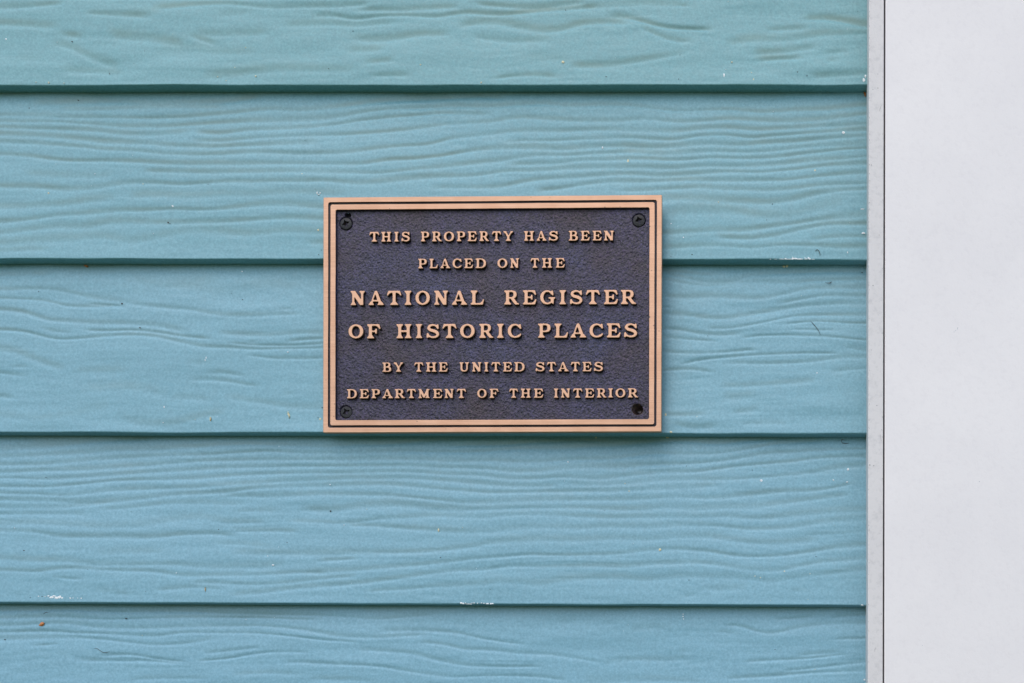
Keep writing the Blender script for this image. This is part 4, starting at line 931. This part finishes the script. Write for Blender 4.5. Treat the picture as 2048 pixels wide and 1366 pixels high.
dark = [(144,83,1.8,1.6),(289,102,1.2,1.2),(157,201,2,1),(219,147,.9,2.8),(416,368,1.4,1),(48,1101,2.8,1.6),(437,1059,1.6,1.4),(661,1022,2.4,2),(574,1085,1.6,1.4),(252,1237,3.4,1.2),(485,599,1.8,1.2),(244,607,2.6,2.2),(280,655,2.4,1.6),(77,583,1.2,1),(77,626,1.4,1.2),(1595,144,2,1.8),(1614,151,1,2.4),
 (1533,507,1.2,1),(1545,408,1.6,1.4),(1533,440,1.4,1.2),(1373,932,1.2,1.2),(1632,1113,1.8,1),(881,1115,1.6,1.4),(1550,1299,1.2,1.2),(10,1279,3,1.4),(1384,509,2,1.4),(1342,513,1.4,1.2),(336,445,2.4,2),(340,447,1.4,1),(58,216,2.4,1.2),(156,200,1.6,.9),(1101,189,1.6,1.4),(784,224,1.2,1),(706,62,1.6,1),(657,137,1.6,1.2),(1131,20,1.4,1.4),
 (1357,158,1,1.4),(1212,153,2,.8),(630,378,1,1),(643,500,1.2,1.2),(637,509,1.2,2),(644,815,1.2,2),(642,850,1.2,3),(640,862,1.4,2.4),(636,835,1,1.4),(1505,940,1.2,1),(1724,545,1.6,1.6),(1630,1208,12,1),(1655,1209,5,1.4),(1620,1209,5,.7),(262,1023,1,1),(92,955,2,1),(1378,1160,1.2,2),(60,1195,1.3,1.2),(84,1193,1.6,1.4)]
for k_ in range(170):
    px = random.uniform(0, 1728); py = random.uniform(2, 1364)
    if 640 < px < 1330 and 385 < py < 872: continue
    if any(0 < py - edge(j, px) < 18 for j in range(6)): continue
    lst = random.choice([cream, white, white, dark, dark, dark]); z_ = random.uniform(.35, .85)
    lst.append((px, py, z_, z_ * random.uniform(.7, 1.5)))
flakes('pollen_speck', cream, M_CREAM, 'scattered tiny pale yellow pollen specks stuck all over the blue siding', 'specks')
flakes('white_speck', white, M_PALE, 'scattered tiny white flecks of paint stuck all over the blue siding', 'specks')
flakes('dirt_speck', dark, M_DARK, 'scattered tiny black dirt specks on the blue siding boards', 'specks')
def chips(items, label):
    return flakes('bare_paint_chip', items, M_PALE, label, 'paint chips')
chips([(97,1192,2,1.2),(103,1195,4,2),(108,1192,3,1),(112,1196,4,2.2),(117,1195,4,2.4),(120,1193,2,1.4),(124,1196,2.2,1.6),(77,1192.5,1.4,1),(90,1193,1,1),(140.5,1196.5,1.8,1.6),(146,1196,1,1),(162,1196.5,1.3,1),(155,1196,.8,.8)],
      'patch of chipped white paint on lower left board edge above the orange leaf scrap')
chips([(922,1206,2.4,1.8),(926,1207,2,1.4),(931,1206,1.2,1),(944,1206,1,1.2),(948,1206,1,1.4),(955,1206.5,1,1),(963,1206,1.4,1),(968,1206.5,2,1),(975,1207,3,1.2),(983,1207.5,3.4,1.2),(938,1208,6,.8)],
      'thin broken line of white paint chips on the lowest visible lap, below the plaque')
chips([(1541,518,1.6,1.4),(1551,518.4,3,.6),(1562,518,5,.8),(1571,517,3,1.4),(1580,518.2,8,.8),(1590,517,5,1.2),(1600,518.2,5,.9),(1612,518,3,.8),(1617,516,1.8,1.8),(1620,518,2,1.6),(1626,518.6,3,.7),(1585,515,1.4,1),(1610,515.5,1,1)],
      'line of white paint chips on the board edge right of the plaque near the trim')

def tube(name, pts, rad, mat, label, cat):
    P = [surf(x, y, 0.0004) for x, y in pts]; V, F = [], []
    for i, p in enumerate(P):
        t_ = (P[min(i + 1, len(P) - 1)] - P[max(i - 1, 0)]).normalized(); n_ = t_.cross(Vector((0, 1, 0))).normalized(); m_ = Vector((0, 1, 0))
        r_ = rad * (0.4 if i in (0, len(P) - 1) else 1)
        for j in range(5):
            a_ = j / 5 * 6.2832; V.append(p + n_ * math.cos(a_) * r_ + m_ * math.sin(a_) * r_)
    for i in range(len(P) - 1):
        for j in range(5): F.append((i * 5 + j, i * 5 + (j + 1) % 5, (i + 1) * 5 + (j + 1) % 5, (i + 1) * 5 + j))
    F.append(tuple(range(5))); F.append(tuple(range(len(V) - 5, len(V))))
    return tag(mesh_obj(name, V, F, mat, None, True), label, cat)
f_ = 'fibre'
tube('plant_fibre', [(1631,503),(1632,500),(1635,499),(1638,502),(1640,507),(1640,512)], .0002, M_FIBRE, 'small dark hooked fibre stuck just above the lap right of the plaque', f_)
tube('plant_fibre', [(1621,642),(1626,647),(1632,654),(1637,661),(1641,670)], .00018, M_FIBRE, 'thin straight dark fibre slanting down the middle right board', f_)
tube('plant_fibre', [(1650,565),(1655,566),(1660,565),(1664,563),(1660,567),(1656,568)], .00016, M_FIBRE, 'tiny curled dark fibre near the trim on the middle right board', f_)
tube('plant_fibre', [(188,1297),(194,1297),(200,1301),(206,1305),(212,1305),(219,1303)], .00016, M_FIBRE, 'long wavy brown fibre on the bottom left board', f_)
tube('plant_fibre', [(86,1229),(89,1226),(93,1224.5),(97,1225)], .00016, M_FIBRE, 'short curved grey fibre just above the orange leaf scrap', f_)
tube('plant_fibre', [(1698,886),(1692,887),(1685,886),(1682,882),(1684,879),(1690,880)], .0002, M_FIBRE, 'dark hooked fibre under the lap beside the corner trim', f_)
tube('straw_bit', [(410.5,1174),(410.5,1178),(411,1183)], .00045, M_STRAW, 'short upright straw coloured bit on the board above the lowest lap', 'straw')
tube('straw_bit', [(421.5,834),(421.5,838),(421,842)], .0004, M_STRAW, 'short upright orange straw bit left of the plaque on the middle board', 'straw')
tube('straw_bit', [(577,825),(576,829),(579,832),(578,837)], .0004, M_CREAM, 'pale yellow curled bit on the middle board close left of the plaque', 'straw')
def leaf(pts, label):
    c_ = [sum(p[0] for p in pts) / len(pts), sum(p[1] for p in pts) / len(pts)]
    P = [surf(x, y, 0.0002) for x, y in pts]; n = len(P); P2 = [p + Vector((0, -0.0002 - random.uniform(0, .0004), 0)) for p in P]
    m_ = surf(c_[0], c_[1], 0.0014); V = P + P2 + [m_]
    F = [(i, (i + 1) % n, n + (i + 1) % n, n + i) for i in range(n)] + [(n + i, n + (i + 1) % n, 2 * n) for i in range(n)] + [tuple(range(n))[::-1]]
    return tag(mesh_obj('leaf_scrap', V, F, M_ORANGE), label, 'leaf scrap')
leaf([(78,1251),(80,1248),(83,1245),(86,1244),(89,1246),(88,1250),(85,1252),(81,1252)], 'small curled orange leaf scrap stuck to the bottom left board')
leaf([(168,531),(171,530),(175,531),(177,533),(174,535),(170,533)], 'tiny orange leaf scrap under the lap left of the plaque')
leaf([(1727,185),(1730,184.5),(1732,188),(1731,194),(1729,192)], 'rusty orange bit wedged under the top lap at the corner trim')
